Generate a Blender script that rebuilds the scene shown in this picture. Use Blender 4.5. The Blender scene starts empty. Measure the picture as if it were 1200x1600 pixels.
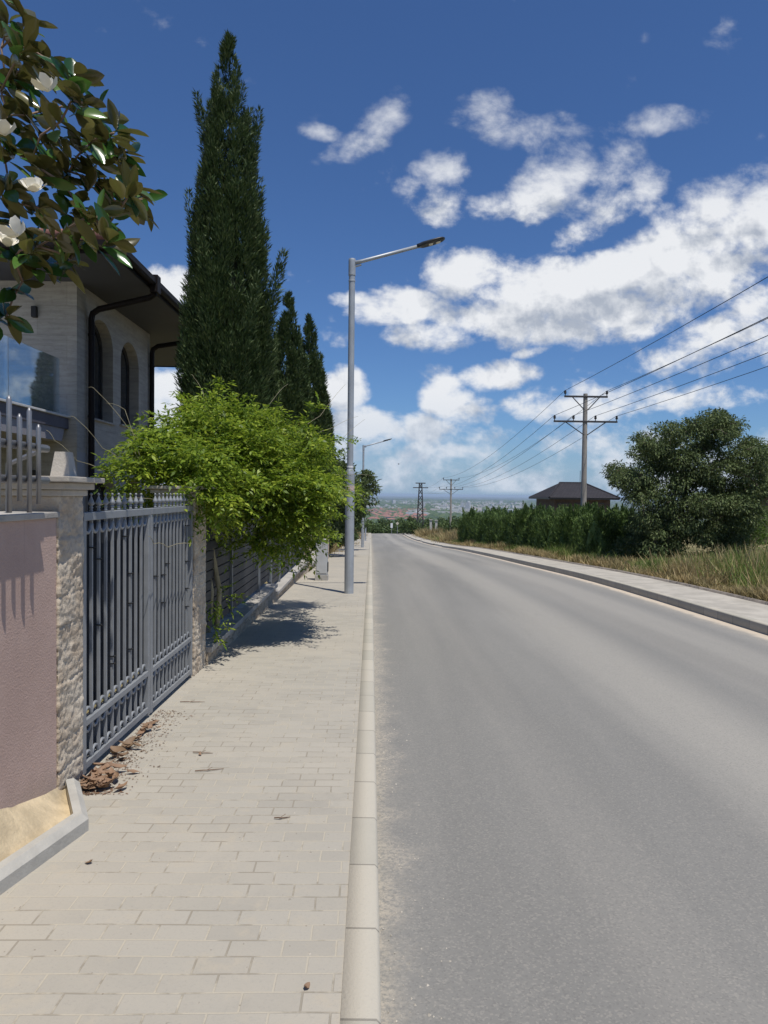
import bpy, bmesh, math, random
import numpy as np
from mathutils import Vector, Matrix, noise as mnoise
random.seed(7); RNG = np.random.default_rng(7)
C = bpy.context.scene
COL = C.collection
R = math.radians

# ------------------------------------------------------------------ camera
FPX = 1110.0                       # focal length in pixels of the 1200x1600 photograph
EYE = 1.65
_Y = Vector(((580 - 600) / FPX, (800 - 772) / FPX, -1)).normalized()
_r = R(0.6)
_Z = Vector((math.sin(_r), math.cos(_r), 0)); _Z = (_Z - _Y * _Z.dot(_Y)).normalized()
_X = _Y.cross(_Z)
CM = Matrix((_X, _Y, _Z))          # camera -> world
cam_data = bpy.data.cameras.new('camera')
cam = bpy.data.objects.new('camera', cam_data); COL.objects.link(cam)
cam_data.sensor_fit = 'VERTICAL'; cam_data.sensor_height = 36.0
cam_data.lens = FPX / 1600 * 36
cam_data.clip_start = 0.05; cam_data.clip_end = 90000
cam.matrix_world = Matrix.Translation((0, 0, EYE)) @ CM.to_4x4()
C.camera = cam

# ------------------------------------------------------------------ light
SUN_EL, SUN_AZ = R(69.5), R(146)     # azimuth clockwise from +Y
SUN_DIR = Vector((math.sin(SUN_AZ) * math.cos(SUN_EL), math.cos(SUN_AZ) * math.cos(SUN_EL), math.sin(SUN_EL)))
sd = bpy.data.lights.new('sun', 'SUN'); sd.energy = 4.4; sd.angle = R(0.5); sd.color = (1.0, 0.95, 0.87)
sun = bpy.data.objects.new('sun', sd); COL.objects.link(sun)
sun.rotation_euler = SUN_DIR.to_track_quat('Z', 'Y').to_euler()
C.view_settings.view_transform = 'Standard'; C.view_settings.look = 'None'
C.view_settings.exposure = 0.0; C.view_settings.gamma = 1.0
SKY_STRENGTH = 0.075
C.cycles.max_bounces = 8; C.cycles.transparent_max_bounces = 12; C.cycles.volume_bounces = 0

# ------------------------------------------------------------------ pixel <-> place
def ray(px, py): return CM @ Vector(((px - 600) / FPX, (800 - py) / FPX, -1))
def at(px, py, Y):
    d = ray(px, py); t = Y / d.y
    return Vector((d.x * t, Y, EYE + d.z * t))
def at_x(px, py, X):
    d = ray(px, py); t = X / d.x
    return Vector((X, d.y * t, EYE + d.z * t))

# ------------------------------------------------------------------ ground profile (pavement level along the street)
PY = [-300, -60, 0, 10, 17, 27, 45, 62, 100, 139, 200, 400, 900, 1500, 2200, 60000]
PZ = [5, 1.2, 0, -.22, -.40, -.85, -1.75, -2.73, -4.5, -5.95, -11.5, -28, -70, -98, -103, -103]
def _tang(i):
    if i == 0 or i == len(PY) - 1: return 0.0 if i else -.02
    a = (PZ[i] - PZ[i-1]) / (PY[i] - PY[i-1]); b = (PZ[i+1] - PZ[i]) / (PY[i+1] - PY[i])
    return 0.0 if a * b <= 0 else 2 * a * b / (a + b)
PT = [_tang(i) for i in range(len(PY))]
def P(y):
    y = min(max(y, PY[0]), PY[-1]); i = 0
    while i < len(PY) - 2 and y > PY[i+1]: i += 1
    h = PY[i+1] - PY[i]; t = (y - PY[i]) / h
    return ((2*t**3 - 3*t*t + 1) * PZ[i] + (t**3 - 2*t*t + t) * h * PT[i] + (-2*t**3 + 3*t*t) * PZ[i+1] + (t**3 - t*t) * h * PT[i+1])

# ------------------------------------------------------------------ node helpers
def N(nt, kind, ins=None, **props):
    n = nt.nodes.new(kind)
    for k, v in props.items(): setattr(n, k, v)
    for k, v in (ins or {}).items():
        s = n.inputs[k]
        if isinstance(v, bpy.types.NodeSocket): nt.links.new(v, s)
        else: s.default_value = v
    return n
def c4(c): return (c[0], c[1], c[2], 1.0)
def math_(nt, op, a, b=None, c=None, clamp=False):
    d = {0: a}
    if b is not None: d[1] = b
    if c is not None: d[2] = c
    n = N(nt, 'ShaderNodeMath', d, operation=op); n.use_clamp = clamp
    return n.outputs[0]
def mixc(nt, f, a, b, blend='MIX'):
    n = N(nt, 'ShaderNodeMix', data_type='RGBA', blend_type=blend)
    for s, v in ((n.inputs[0], f), (n.inputs[6], a), (n.inputs[7], b)):
        if isinstance(v, bpy.types.NodeSocket): nt.links.new(v, s)
        else: s.default_value = v if not isinstance(v, tuple) else (c4(v) if len(v) == 3 else v)
    return n.outputs[2]
def smooth(nt, v, lo, hi):
    n = N(nt, 'ShaderNodeMapRange', {0: v, 1: lo, 2: hi, 3: 0.0, 4: 1.0}, interpolation_type='SMOOTHSTEP')
    return n.outputs[0]
def newmat(name):
    m = bpy.data.materials.new(name); m.use_nodes = True
    nt = m.node_tree
    return m, nt, nt.nodes['Principled BSDF']
def pos(nt, scale=(1, 1, 1)):
    tc = N(nt, 'ShaderNodeNewGeometry')
    return N(nt, 'ShaderNodeVectorMath', {0: tc.outputs['Position'], 1: scale}, operation='MULTIPLY').outputs[0]
def noise(nt, vec, scale, detail=4, rough=.55, dist=0.0):
    n = N(nt, 'ShaderNodeTexNoise', {'Vector': vec, 'Scale': scale, 'Detail': detail, 'Roughness': rough, 'Distortion': dist})
    return n.outputs[0]
def bump(nt, bs, h, strength=.5, dist=.01):
    b = N(nt, 'ShaderNodeBump', {'Height': h, 'Strength': strength, 'Distance': dist})
    nt.links.new(b.outputs[0], bs.inputs['Normal'])
def setin(nt, bs, name, v):
    if isinstance(v, bpy.types.NodeSocket): nt.links.new(v, bs.inputs[name])
    else: bs.inputs[name].default_value = v
def plain(name, col, rough=.6, metal=0.0, var=.12, scale=6, bumpy=0.0, bscale=60, spec=.5):
    m, nt, b = newmat(name); p = pos(nt)
    a = tuple(x * (1 - var) for x in col); d = tuple(min(1, x * (1 + var)) for x in col)
    f = noise(nt, p, scale, 5)
    setin(nt, b, 'Base Color', mixc(nt, smooth(nt, f, .3, .7), a, d))
    setin(nt, b, 'Roughness', rough); setin(nt, b, 'Metallic', metal); setin(nt, b, 'Specular IOR Level', spec)
    if bumpy: bump(nt, b, noise(nt, p, bscale, 4), bumpy, .01)
    return m
def leafmat(name, cols, trans=.3, rough=.5, spec=.3, under=None):
    m, nt, b = newmat(name)
    g = N(nt, 'ShaderNodeNewGeometry')
    r = g.outputs['Random Per Island']
    ramp = N(nt, 'ShaderNodeValToRGB', {0: r})
    e = ramp.color_ramp.elements
    while len(e) < len(cols): e.new(.5)
    for i, c in enumerate(cols): e[i].position = i / (len(cols) - 1); e[i].color = c4(c)
    col = ramp.outputs[0]
    pv_ = noise(nt, pos(nt), 1.7, 3, .6)                 # older and younger growth in patches
    col = mixc(nt, math_(nt, 'MULTIPLY', smooth(nt, pv_, .62, .36), .55), col, mixc(nt, 1.0, col, (.52, .60, .55), 'MULTIPLY'))
    if under: col = mixc(nt, g.outputs['Backfacing'], col, mixc(nt, r, under[0], under[1]))
    setin(nt, b, 'Base Color', col); setin(nt, b, 'Roughness', rough); setin(nt, b, 'Specular IOR Level', spec)
    if trans:
        t = N(nt, 'ShaderNodeBsdfTranslucent', {'Color': col})
        mx = N(nt, 'ShaderNodeMixShader', {0: trans})
        nt.links.new(b.outputs[0], mx.inputs[1]); nt.links.new(t.outputs[0], mx.inputs[2])
        nt.links.new(mx.outputs[0], nt.nodes['Material Output'].inputs[0])
    return m

# ------------------------------------------------------------------ sky: Nishita air with cumulus at fixed bearings
def uv(px, py):
    d = ray(px, py); return d.x / d.y, d.z / d.y
def build_world():
    w = bpy.data.worlds.new('World'); C.world = w; w.use_nodes = True
    w.cycles.sampling_method = 'MANUAL'; w.cycles.sample_map_resolution = 512
    nt = w.node_tree; nt.nodes.clear()
    # cloud cover as a group of (bearing, elevation tangents)
    g = bpy.data.node_groups.new('cloud_cover', 'ShaderNodeTree')
    g.interface.new_socket('P', in_out='INPUT', socket_type='NodeSocketVector')
    g.interface.new_socket('D', in_out='OUTPUT', socket_type='NodeSocketFloat')
    gi = g.nodes.new('NodeGroupInput'); go = g.nodes.new('NodeGroupOutput')
    blobs = [(1125,360,100,62,-15,1),(1185,335,60,60,0,1),(1030,405,90,52,-25,1),(960,440,80,46,-15,1),(850,455,110,46,8,1),(735,440,75,40,10,.95),(640,478,75,26,0,.8),(560,468,30,12,0,.5),
             (690,525,80,20,0,.7),(790,500,110,36,0,.9),(900,500,110,34,-8,.9),(1010,470,110,42,-18,.95),(1110,425,110,44,-25,.9),(1150,520,90,30,-15,.65),(1100,560,120,26,-8,.6),(1190,480,40,40,0,.6),
             (845,205,105,30,8,.68),(780,188,40,36,30,.68),(900,250,78,38,-40,.62),(865,290,74,44,-30,.68),(955,265,52,60,10,.52),(940,330,76,36,-30,.66),(1010,192,70,19,-8,.6),(690,262,36,32,30,.62),(1000,290,38,48,20,.48),
             (690,315,32,30,-30,.62),(640,298,20,16,0,.38),(765,325,42,22,0,.56),(600,185,46,28,-50,.68),(565,222,55,18,-25,.56),(500,208,30,11,8,.55),(900,365,50,22,-20,.4),
             (770,588,58,20,-10,.8),(700,622,44,34,30,.9),(740,640,40,22,0,.7),(830,550,26,9,-15,.5),(1040,620,150,24,0,.6),
             (262,455,38,34,30,.9),(265,600,60,30,0,.8),(265,660,70,40,0,.85),(528,612,40,32,0,.95),(560,660,70,24,0,.8),(650,668,70,20,0,.75),(880,640,110,22,0,.65),
             (705,705,50,14,0,.7),(985,125,12,9,0,.28),(860,105,12,10,0,.28)]
    acc = None
    sp = N(g, 'ShaderNodeSeparateXYZ', {0: gi.outputs[0]}); v = sp.outputs[1]
    p1 = N(g, 'ShaderNodeCombineXYZ', {0: sp.outputs[0], 1: v, 2: 1.0}).outputs[0]
    for px, py, rx, ry, rot, wt in blobs:
        u0, v0 = uv(px, py); ca, sa = math.cos(R(-rot)), math.sin(R(-rot)); ax, ay = rx*1.27/FPX, ry*1.27/FPX
        src = p1
        if acc is not None:        # chained so that the shader compiler keeps few values alive at once
            src = N(g, 'ShaderNodeVectorMath', {0: acc, 1: (1e-9, 1e-9, 0), 2: p1}, operation='MULTIPLY_ADD').outputs[0]
        a = N(g, 'ShaderNodeVectorMath', {0: src, 1: (ca/ax, sa/ax, -(ca*u0 + sa*v0)/ax)}, operation='DOT_PRODUCT').outputs['Value']
        b = N(g, 'ShaderNodeVectorMath', {0: src, 1: (-sa/ay, ca/ay, (sa*u0 - ca*v0)/ay)}, operation='DOT_PRODUCT').outputs['Value']
        f = math_(g, 'MULTIPLY_ADD', a, a, math_(g, 'MULTIPLY', b, b))
        f = math_(g, 'MULTIPLY_ADD', f, -.75*wt - .12, wt)
        acc = f if acc is None else math_(g, 'SMOOTH_MAX', acc, f, .12)
    def n2d(sc, det, ro, dist=0.0):
        return N(g, 'ShaderNodeTexNoise', {'Vector': nv, 'Scale': sc, 'Detail': det, 'Roughness': ro, 'Distortion': dist}, noise_dimensions='2D').outputs[0]
    nv = N(g, 'ShaderNodeVectorMath', {0: N(g, 'ShaderNodeVectorMath', {0: acc, 1: (1e-9, 1e-9, 0), 2: gi.outputs[0]}, operation='MULTIPLY_ADD').outputs[0], 1: (1, 1.35, 1)}, operation='MULTIPLY').outputs[0]
    nv = N(g, 'ShaderNodeVectorMath', {0: nv, 1: (5, 5, 0)}, operation='ADD').outputs[0]
    # low bank of cloud toward the horizon
    acc = math_(g, 'MAXIMUM', acc, -1.4)
    bank = math_(g, 'MULTIPLY_ADD', smooth(g, v, .165, .05), .78, -.36)
    acc = math_(g, 'SMOOTH_MAX', acc, bank, .1)
    d = math_(g, 'MULTIPLY_ADD', math_(g, 'SUBTRACT', n2d(11, 9, .62, .1), .5), 2.1, acc)
    d = math_(g, 'MULTIPLY_ADD', math_(g, 'SUBTRACT', n2d(4.5, 2, .5), .5), .6, d)
    for sc_, wt in ((15, .26), (33, .19), (70, .12)):          # cauliflower lumps
        vr = N(g, 'ShaderNodeTexVoronoi', {'Vector': N(g, 'ShaderNodeVectorMath', {0: d, 1: (1e-9, 1e-9, 0), 2: nv}, operation='MULTIPLY_ADD').outputs[0], 'Scale': sc_, 'Smoothness': .3}, feature='SMOOTH_F1', voronoi_dimensions='2D').outputs[0]
        d = math_(g, 'MULTIPLY_ADD', math_(g, 'SUBTRACT', .42, vr), wt, d)
    g.links.new(d, go.inputs[0])
    # world
    tc = N(nt, 'ShaderNodeTexCoord')
    s = N(nt, 'ShaderNodeSeparateXYZ', {0: tc.outputs['Generated']})
    ay = math_(nt, 'MAXIMUM', math_(nt, 'ABSOLUTE', s.outputs[1]), .08)
    u = math_(nt, 'DIVIDE', s.outputs[0], ay); vv = math_(nt, 'DIVIDE', s.outputs[2], ay)
    pv = N(nt, 'ShaderNodeCombineXYZ', {0: u, 1: vv, 2: math_(nt, 'LESS_THAN', s.outputs[1], 0.0)}).outputs[0]
    def grp(off, after=None):
        q = N(nt, 'ShaderNodeVectorMath', {0: pv, 1: off}, operation='ADD').outputs[0]
        if after is not None: q = N(nt, 'ShaderNodeVectorMath', {0: after, 1: (1e-9, 1e-9, 0), 2: q}, operation='MULTIPLY_ADD').outputs[0]
        n = nt.nodes.new('ShaderNodeGroup'); n.node_tree = g; nt.links.new(q, n.inputs[0]); return n.outputs[0]
    d0 = grp((0, 0, 0)); d1 = grp((.018, .045, 0), d0)
    soft = smooth(nt, vv, .36, .52)          # thin high cloud is softer than the low cumulus
    da = math_(nt, 'DIVIDE', math_(nt, 'SUBTRACT', d0, .02), math_(nt, 'MULTIPLY_ADD', soft, .60, .72))
    alpha = math_(nt, 'MULTIPLY', smooth(nt, da, 0.0, 1.0), math_(nt, 'MULTIPLY_ADD', soft, -.12, 1.0))
    above = smooth(nt, vv, .0, .01)
    alpha = math_(nt, 'MULTIPLY', alpha, above)
    body = smooth(nt, d1, .1, 1.6)
    relief = smooth(nt, math_(nt, 'SUBTRACT', d1, d0), -.8, .8)
    def fine(off, after):          # small billows lit from the sun's side
        q = N(nt, 'ShaderNodeVectorMath', {0: pv, 1: off}, operation='ADD').outputs[0]
        q = N(nt, 'ShaderNodeVectorMath', {0: after, 1: (1e-9, 1e-9, 0), 2: q}, operation='MULTIPLY_ADD').outputs[0]
        return N(nt, 'ShaderNodeTexNoise', {'Vector': q, 'Scale': 15.0, 'Detail': 6.0, 'Roughness': .58}, noise_dimensions='2D').outputs[0]
    f0 = fine((5, 5, 0), d1); emb = math_(nt, 'SUBTRACT', fine((5.007, 5.016, 0), f0), f0)
    shade = math_(nt, 'MULTIPLY_ADD', body, .55, math_(nt, 'MULTIPLY', math_(nt, 'SUBTRACT', relief, .42), .75))
    shade = math_(nt, 'MULTIPLY_ADD', emb, 2.3, math_(nt, 'ADD', shade, .06), clamp=True)
    K = 1 / SKY_STRENGTH
    ccol = mixc(nt, shade, (.86*K, .875*K, .90*K), (.43*K, .475*K, .555*K))
    # the low clouds stand in more air
    far = smooth(nt, vv, .17, .02)
    ccol = mixc(nt, math_(nt, 'MULTIPLY', far, .55), ccol, (.42*K, .53*K, .69*K))
    sky = N(nt, 'ShaderNodeTexSky', sky_type='NISHITA')
    sky.sun_disc = False; sky.sun_elevation = SUN_EL; sky.sun_rotation = SUN_AZ
    sky.altitude = 300; sky.air_density = 1.0; sky.dust_density = .35; sky.ozone_density = 2.6
    air = mixc(nt, 1.0, sky.outputs[0], (.66, .92, 1.29), 'MULTIPLY')
    air = mixc(nt, math_(nt, 'MULTIPLY', smooth(nt, vv, .10, -.01), .8), air, (.30*K, .43*K, .60*K))
    col = mixc(nt, math_(nt, 'MULTIPLY', alpha, .96), air, ccol)
    bg = N(nt, 'ShaderNodeBackground', {'Color': col, 'Strength': SKY_STRENGTH})
    out = N(nt, 'ShaderNodeOutputWorld'); nt.links.new(bg.outputs[0], out.inputs[0])
build_world()

# ------------------------------------------------------------------ mesh helpers
class MB:
    """collects shapes in world coordinates; build() links them as one mesh object"""
    def __init__(s): s.v = []; s.f = []; s.m = []
    def add(s, vs, fs, mi=0):
        o = len(s.v); s.v += [tuple(p) for p in vs]; s.f += [tuple(i + o for i in q) for q in fs]; s.m += [mi] * len(fs)
        return s
    def box(s, lo, hi, mi=0, bev=0.0):
        x0, y0, z0 = lo; x1, y1, z1 = hi
        if bev <= 0:
            vs = [(x0,y0,z0),(x1,y0,z0),(x1,y1,z0),(x0,y1,z0),(x0,y0,z1),(x1,y0,z1),(x1,y1,z1),(x0,y1,z1)]
            return s.add(vs, [(0,3,2,1),(4,5,6,7),(0,1,5,4),(1,2,6,5),(2,3,7,6),(3,0,4,7)], mi)
        bm = bmesh.new(); bmesh.ops.create_cube(bm, size=1)
        for q in bm.verts: q.co = Vector(((x0+x1)/2 + q.co.x*(x1-x0), (y0+y1)/2 + q.co.y*(y1-y0), (z0+z1)/2 + q.co.z*(z1-z0)))
        bmesh.ops.bevel(bm, geom=bm.edges[:], offset=bev, segments=2, affect='EDGES', profile=.6)
        bm.verts.index_update()
        s.add([q.co[:] for q in bm.verts], [[q.index for q in f.verts] for f in bm.faces], mi); bm.free(); return s
    def tube(s, pts, rad, n=8, mi=0, cap=True):
        pts = [Vector(p) for p in pts]; rs = rad if isinstance(rad, (list, tuple)) else [rad] * len(pts)
        vs, fs = [], []; ref = None
        for i, p in enumerate(pts):
            t = (pts[min(i+1, len(pts)-1)] - pts[max(i-1, 0)])
            t = t.normalized() if t.length > 1e-9 else Vector((0, 0, 1))
            if ref is None: ref = Vector((1, 0, 0)) if abs(t.x) < .9 else Vector((0, 1, 0))
            a = (ref - t * ref.dot(t))
            a = a.normalized() if a.length > 1e-6 else t.orthogonal().normalized()
            ref = a; b = t.cross(a)
            for k in range(n):
                an = 2 * math.pi * k / n
                vs.append(p + (a * math.cos(an) + b * math.sin(an)) * rs[i])
        for i in range(len(pts) - 1):
            for k in range(n):
                k2 = (k + 1) % n
                fs.append((i*n+k, i*n+k2, (i+1)*n+k2, (i+1)*n+k))
        if cap:
            fs.append(tuple(range(n))[::-1]); fs.append(tuple((len(pts)-1)*n + k for k in range(n)))
        return s.add(vs, fs, mi)
    def lathe(s, c, prof, n=12, mi=0, sq=1.0):
        vs, fs = [], []
        for r, z in prof:
            for k in range(n):
                an = 2 * math.pi * (k + .5) / n
                vs.append((c[0] + r * math.cos(an), c[1] + r * math.sin(an), c[2] + z))
        for i in range(len(prof) - 1):
            for k in range(n):
                k2 = (k + 1) % n; fs.append((i*n+k, i*n+k2, (i+1)*n+k2, (i+1)*n+k))
        fs.append(tuple(range(n))[::-1]); fs.append(tuple((len(prof)-1)*n + k for k in range(n)))
        return s.add(vs, fs, mi)
    def prism(s, poly, axis, a, b, mi=0):
        """poly in the two other axes, extruded along axis from a to b"""
        def mk(p, t):
            q = [0, 0, 0]; o = [i for i in range(3) if i != axis]
            q[o[0]], q[o[1]] = p; q[axis] = t; return q
        n = len(poly); vs = [mk(p, a) for p in poly] + [mk(p, b) for p in poly]
        fs = [tuple(range(n)), tuple(range(2*n-1, n-1, -1))] + [(i, i+n, (i+1) % n + n, (i+1) % n) for i in range(n)]
        return s.add(vs, fs, mi)
    def build(s, name, mats, parent=None, loc=None, smooth=False):
        me = bpy.data.meshes.new(name)
        o = Vector(loc) if loc is not None else (wloc(parent) if parent else Vector((0, 0, 0)))
        me.from_pydata([(x - o.x, y - o.y, z - o.z) for x, y, z in s.v], [], s.f)
        for m in (mats if isinstance(mats, list) else [mats]): me.materials.append(m)
        if isinstance(mats, list): me.polygons.foreach_set('material_index', s.m)
        fix(me, smooth)
        return link(name, me, parent, loc)
def fix(me, sm):
    bm = bmesh.new(); bm.from_mesh(me); bmesh.ops.recalc_face_normals(bm, faces=bm.faces[:]); bm.to_mesh(me); bm.free()
    if sm: me.polygons.foreach_set('use_smooth', [True] * len(me.polygons))
    me.update()
def wloc(o):
    v = Vector((0, 0, 0))
    while o: v = v + o.location; o = o.parent
    return v
def link(name, me, parent=None, loc=None):
    ob = bpy.data.objects.new(name, me); COL.objects.link(ob)
    if parent: ob.parent = parent
    if loc is not None: ob.location = Vector(loc) - (wloc(parent) if parent else Vector((0, 0, 0)))
    return ob
def raw(name, V, Fq, mat, parent=None, loc=None, smooth=False):
    """mesh from numpy arrays (world coordinates), faces of equal size"""
    o = Vector(loc) if loc is not None else (wloc(parent) if parent else Vector((0, 0, 0)))
    V = np.asarray(V, np.float32) - np.array(o[:], np.float32); Fq = np.asarray(Fq, np.int32)
    me = bpy.data.meshes.new(name); k = Fq.shape[1]
    me.vertices.add(len(V)); me.vertices.foreach_set('co', V.ravel())
    me.loops.add(Fq.size); me.loops.foreach_set('vertex_index', Fq.ravel())
    me.polygons.add(len(Fq)); me.polygons.foreach_set('loop_start', np.arange(0, Fq.size, k, dtype=np.int32))
    me.materials.append(mat)
    if smooth: me.polygons.foreach_set('use_smooth', [True] * len(me.polygons))
    me.update(calc_edges=True)
    return link(name, me, parent, loc)
def tag(o, label, cat, group=None):
    o['label'] = label; o['category'] = cat
    if group: o['group'] = group
    return o
def empty(name, loc, label, cat, group=None):
    o = bpy.data.objects.new(name, None); COL.objects.link(o); o.location = loc; o.empty_display_size = .2
    return tag(o, label, cat, group)
def setting(o, kind='structure'): o['kind'] = kind; return o
def copy_tree(o, parent=None):
    c = o.copy(); COL.objects.link(c)
    if parent: c.parent = parent
    for ch in list(o.children): copy_tree(ch, c)
    return c

def unit(v): return v / np.maximum(np.linalg.norm(v, axis=1, keepdims=True), 1e-9)
def leaves(p, d, L, W, fold=.25, nrm=None, jit=.5):
    """N folded diamond leaves: p base, d direction, L length, W half width -> verts, quads"""
    n = len(p); d = unit(d)
    up = RNG.normal(size=(n, 3)) * jit + (np.array([0, 0, 1.]) if nrm is None else nrm)
    s = unit(np.cross(d, up)); m = unit(np.cross(s, d))
    L = np.broadcast_to(np.asarray(L, float).reshape(-1, 1), (n, 1)); W = np.broadcast_to(np.asarray(W, float).reshape(-1, 1), (n, 1))
    mid = p + d * L * .45
    V = np.stack([p, mid + s * W + m * W * fold, p + d * L - m * L * .12, mid - s * W + m * W * fold], 1).reshape(-1, 3)
    return V, np.arange(n * 4).reshape(-1, 4)
def ball(n, surf=.6):
    v = unit(RNG.normal(size=(n, 3))); return v * (surf + (1 - surf) * RNG.random((n, 1)) ** .6)
def rough_box(mb, lo, hi, res, amp, seed=0, courses=None, mi=0):
    """hewn stone block: four sides and top, displaced outwards by noise, grooves at course heights"""
    lo, hi = Vector(lo), Vector(hi); cx, cy = (lo.x+hi.x)/2, (lo.y+hi.y)/2
    per = []
    nx = max(2, int((hi.x-lo.x)/res)); ny = max(2, int((hi.y-lo.y)/res)); nz = max(2, int((hi.z-lo.z)/res))
    for i in range(nx): per.append((lo.x + (hi.x-lo.x)*i/nx, lo.y, 0, -1))
    for i in range(ny): per.append((hi.x, lo.y + (hi.y-lo.y)*i/ny, 1, 0))
    for i in range(nx): per.append((hi.x - (hi.x-lo.x)*i/nx, hi.y, 0, 1))
    for i in range(ny): per.append((lo.x, hi.y - (hi.y-lo.y)*i/ny, -1, 0))
    n = len(per); vs, fs = [], []
    for k in range(nz + 1):
        z = lo.z + (hi.z-lo.z)*k/nz
        ci = sum(1 for c in (courses or []) if z > c)
        groove = min([abs(z-c) for c in (courses or [9])])
        for x, y, ax, ay in per:
            q = Vector((x*7, y*7, z*7 + ci*3.7 + seed))
            d = amp * (.8*mnoise.noise(q) + .7*mnoise.noise(q*2.6) + .55*mnoise.noise(q*6) + .35*mnoise.noise(q*14)) + amp*.5*mnoise.noise(Vector((ci*5.3+seed, 2.2, 1.1)))
            if groove < res*.8: d -= amp*.7*(.4+.6*abs(mnoise.noise(q*1.5)))
            vs.append((x + ax*d, y + ay*d, z))
    for k in range(nz):
        for i in range(n):
            j = (i+1) % n; fs.append((k*n+i, k*n+j, (k+1)*n+j, (k+1)*n+i))
    fs.append(tuple(nz*n+i for i in range(n)))
    mb.add(vs, fs, mi); return mb
def skeleton(mb, trunk, tips, r0, r1=.012, n=6, gather=.55):
    """limbs from a trunk polyline to crown tips: every tip joins the nearest node that lies nearer the root"""
    nodes = [Vector(p) for p in trunk]; start = len(nodes)//2; root = nodes[0]
    mb.tube(nodes, [r0*(1-.5*i/(len(nodes)-1)) for i in range(len(nodes))], n+2)
    pool = [(p, r0*.5) for p in nodes[start:]]
    for t in sorted([Vector(t) for t in tips], key=lambda t: (t - nodes[-1]).length):
        b, br = min(pool, key=lambda q: (q[0]-t).length + gather*(q[0]-nodes[-1]).length)
        mid = (b + t)/2 + Vector((random.uniform(-.1, .1), random.uniform(-.1, .1), random.uniform(-.02, .12))) * (t-b).length
        ra = max(r1, br*.62)
        mb.tube([b, mid, t], [ra, (ra+r1)/2, r1], n)
        pool.append((mid, (ra+r1)/2)); pool.append((t, r1*1.2))
    return mb

# ------------------------------------------------------------------ materials of the setting
def m_asphalt():
    m, nt, b = newmat('asphalt'); p = pos(nt); sx = N(nt, 'ShaderNodeSeparateXYZ', {0: p})
    big = noise(nt, pos(nt, (.55, .06, .5)), 1.0, 5, .6)
    lanes = noise(nt, pos(nt, (1.3, .012, 1)), 1.0, 3, .5)
    mid = noise(nt, p, 3.5, 6, .65)
    fine = noise(nt, p, 150, 3, .8)
    vor = N(nt, 'ShaderNodeTexVoronoi', {'Vector': p, 'Scale': 120}).outputs['Color']
    vs = N(nt, 'ShaderNodeSeparateColor', {0: vor}).outputs[0]
    col = mixc(nt, smooth(nt, big, .3, .72), (.190, .186, .172), (.25, .243, .222))
    col = mixc(nt, math_(nt, 'MULTIPLY', smooth(nt, lanes, .45, .72), .45), col, (.285, .27, .24))
    cx_ = math_(nt, 'ADD', sx.outputs[0], math_(nt, 'MULTIPLY', math_(nt, 'SUBTRACT', big, .5), 1.1))
    bandw = math_(nt, 'SUBTRACT', 1.0, smooth(nt, math_(nt, 'ABSOLUTE', math_(nt, 'SUBTRACT', cx_, 2.75)), .12, .75))
    band2 = math_(nt, 'SUBTRACT', 1.0, smooth(nt, math_(nt, 'ABSOLUTE', math_(nt, 'SUBTRACT', cx_, 4.6)), .1, .55))
    col = mixc(nt, math_(nt, 'MULTIPLY', math_(nt, 'MAXIMUM', bandw, math_(nt, 'MULTIPLY', band2, .7)), .6), col, (.345, .327, .288))
    col = mixc(nt, math_(nt, 'MULTIPLY', smooth(nt, mid, .55, .8), .25), col, (.17, .167, .163))
    agg = math_(nt, 'ADD', math_(nt, 'MULTIPLY', smooth(nt, vs, .72, .98), .75), math_(nt, 'MULTIPLY', smooth(nt, fine, .6, .75), .35), clamp=True)
    col = mixc(nt, math_(nt, 'MULTIPLY', agg, .27), col, (.44, .405, .345))
    col = mixc(nt, math_(nt, 'MULTIPLY', smooth(nt, vs, .25, .05), .22), col, (.10, .098, .096))
    # sand washed against both kerbs
    e1 = smooth(nt, math_(nt, 'MULTIPLY_ADD', mid, .75, sx.outputs[0]), .66, .36)
    e2 = smooth(nt, math_(nt, 'SUBTRACT', sx.outputs[0], math_(nt, 'MULTIPLY', mid, .7)), 4.95, 5.45)
    grain = noise(nt, p, 45, 4, .75)
    e = math_(nt, 'MULTIPLY', math_(nt, 'MAXIMUM', e1, e2), smooth(nt, grain, .36, .62))
    col = mixc(nt, math_(nt, 'MULTIPLY', e, .6), col, (.46, .405, .325))
    e3 = smooth(nt, math_(nt, 'MULTIPLY_ADD', math_(nt, 'SUBTRACT', mid, .5), .35, sx.outputs[0]), 5.52, 5.68)
    col = mixc(nt, math_(nt, 'MULTIPLY', e3, .85), col, (.56, .475, .37))
    setin(nt, b, 'Base Color', col); setin(nt, b, 'Roughness', .88); setin(nt, b, 'Specular IOR Level', .3)
    bump(nt, b, math_(nt, 'ADD', vs, math_(nt, 'MULTIPLY', fine, .8)), .3, .005)
    return m
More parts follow.
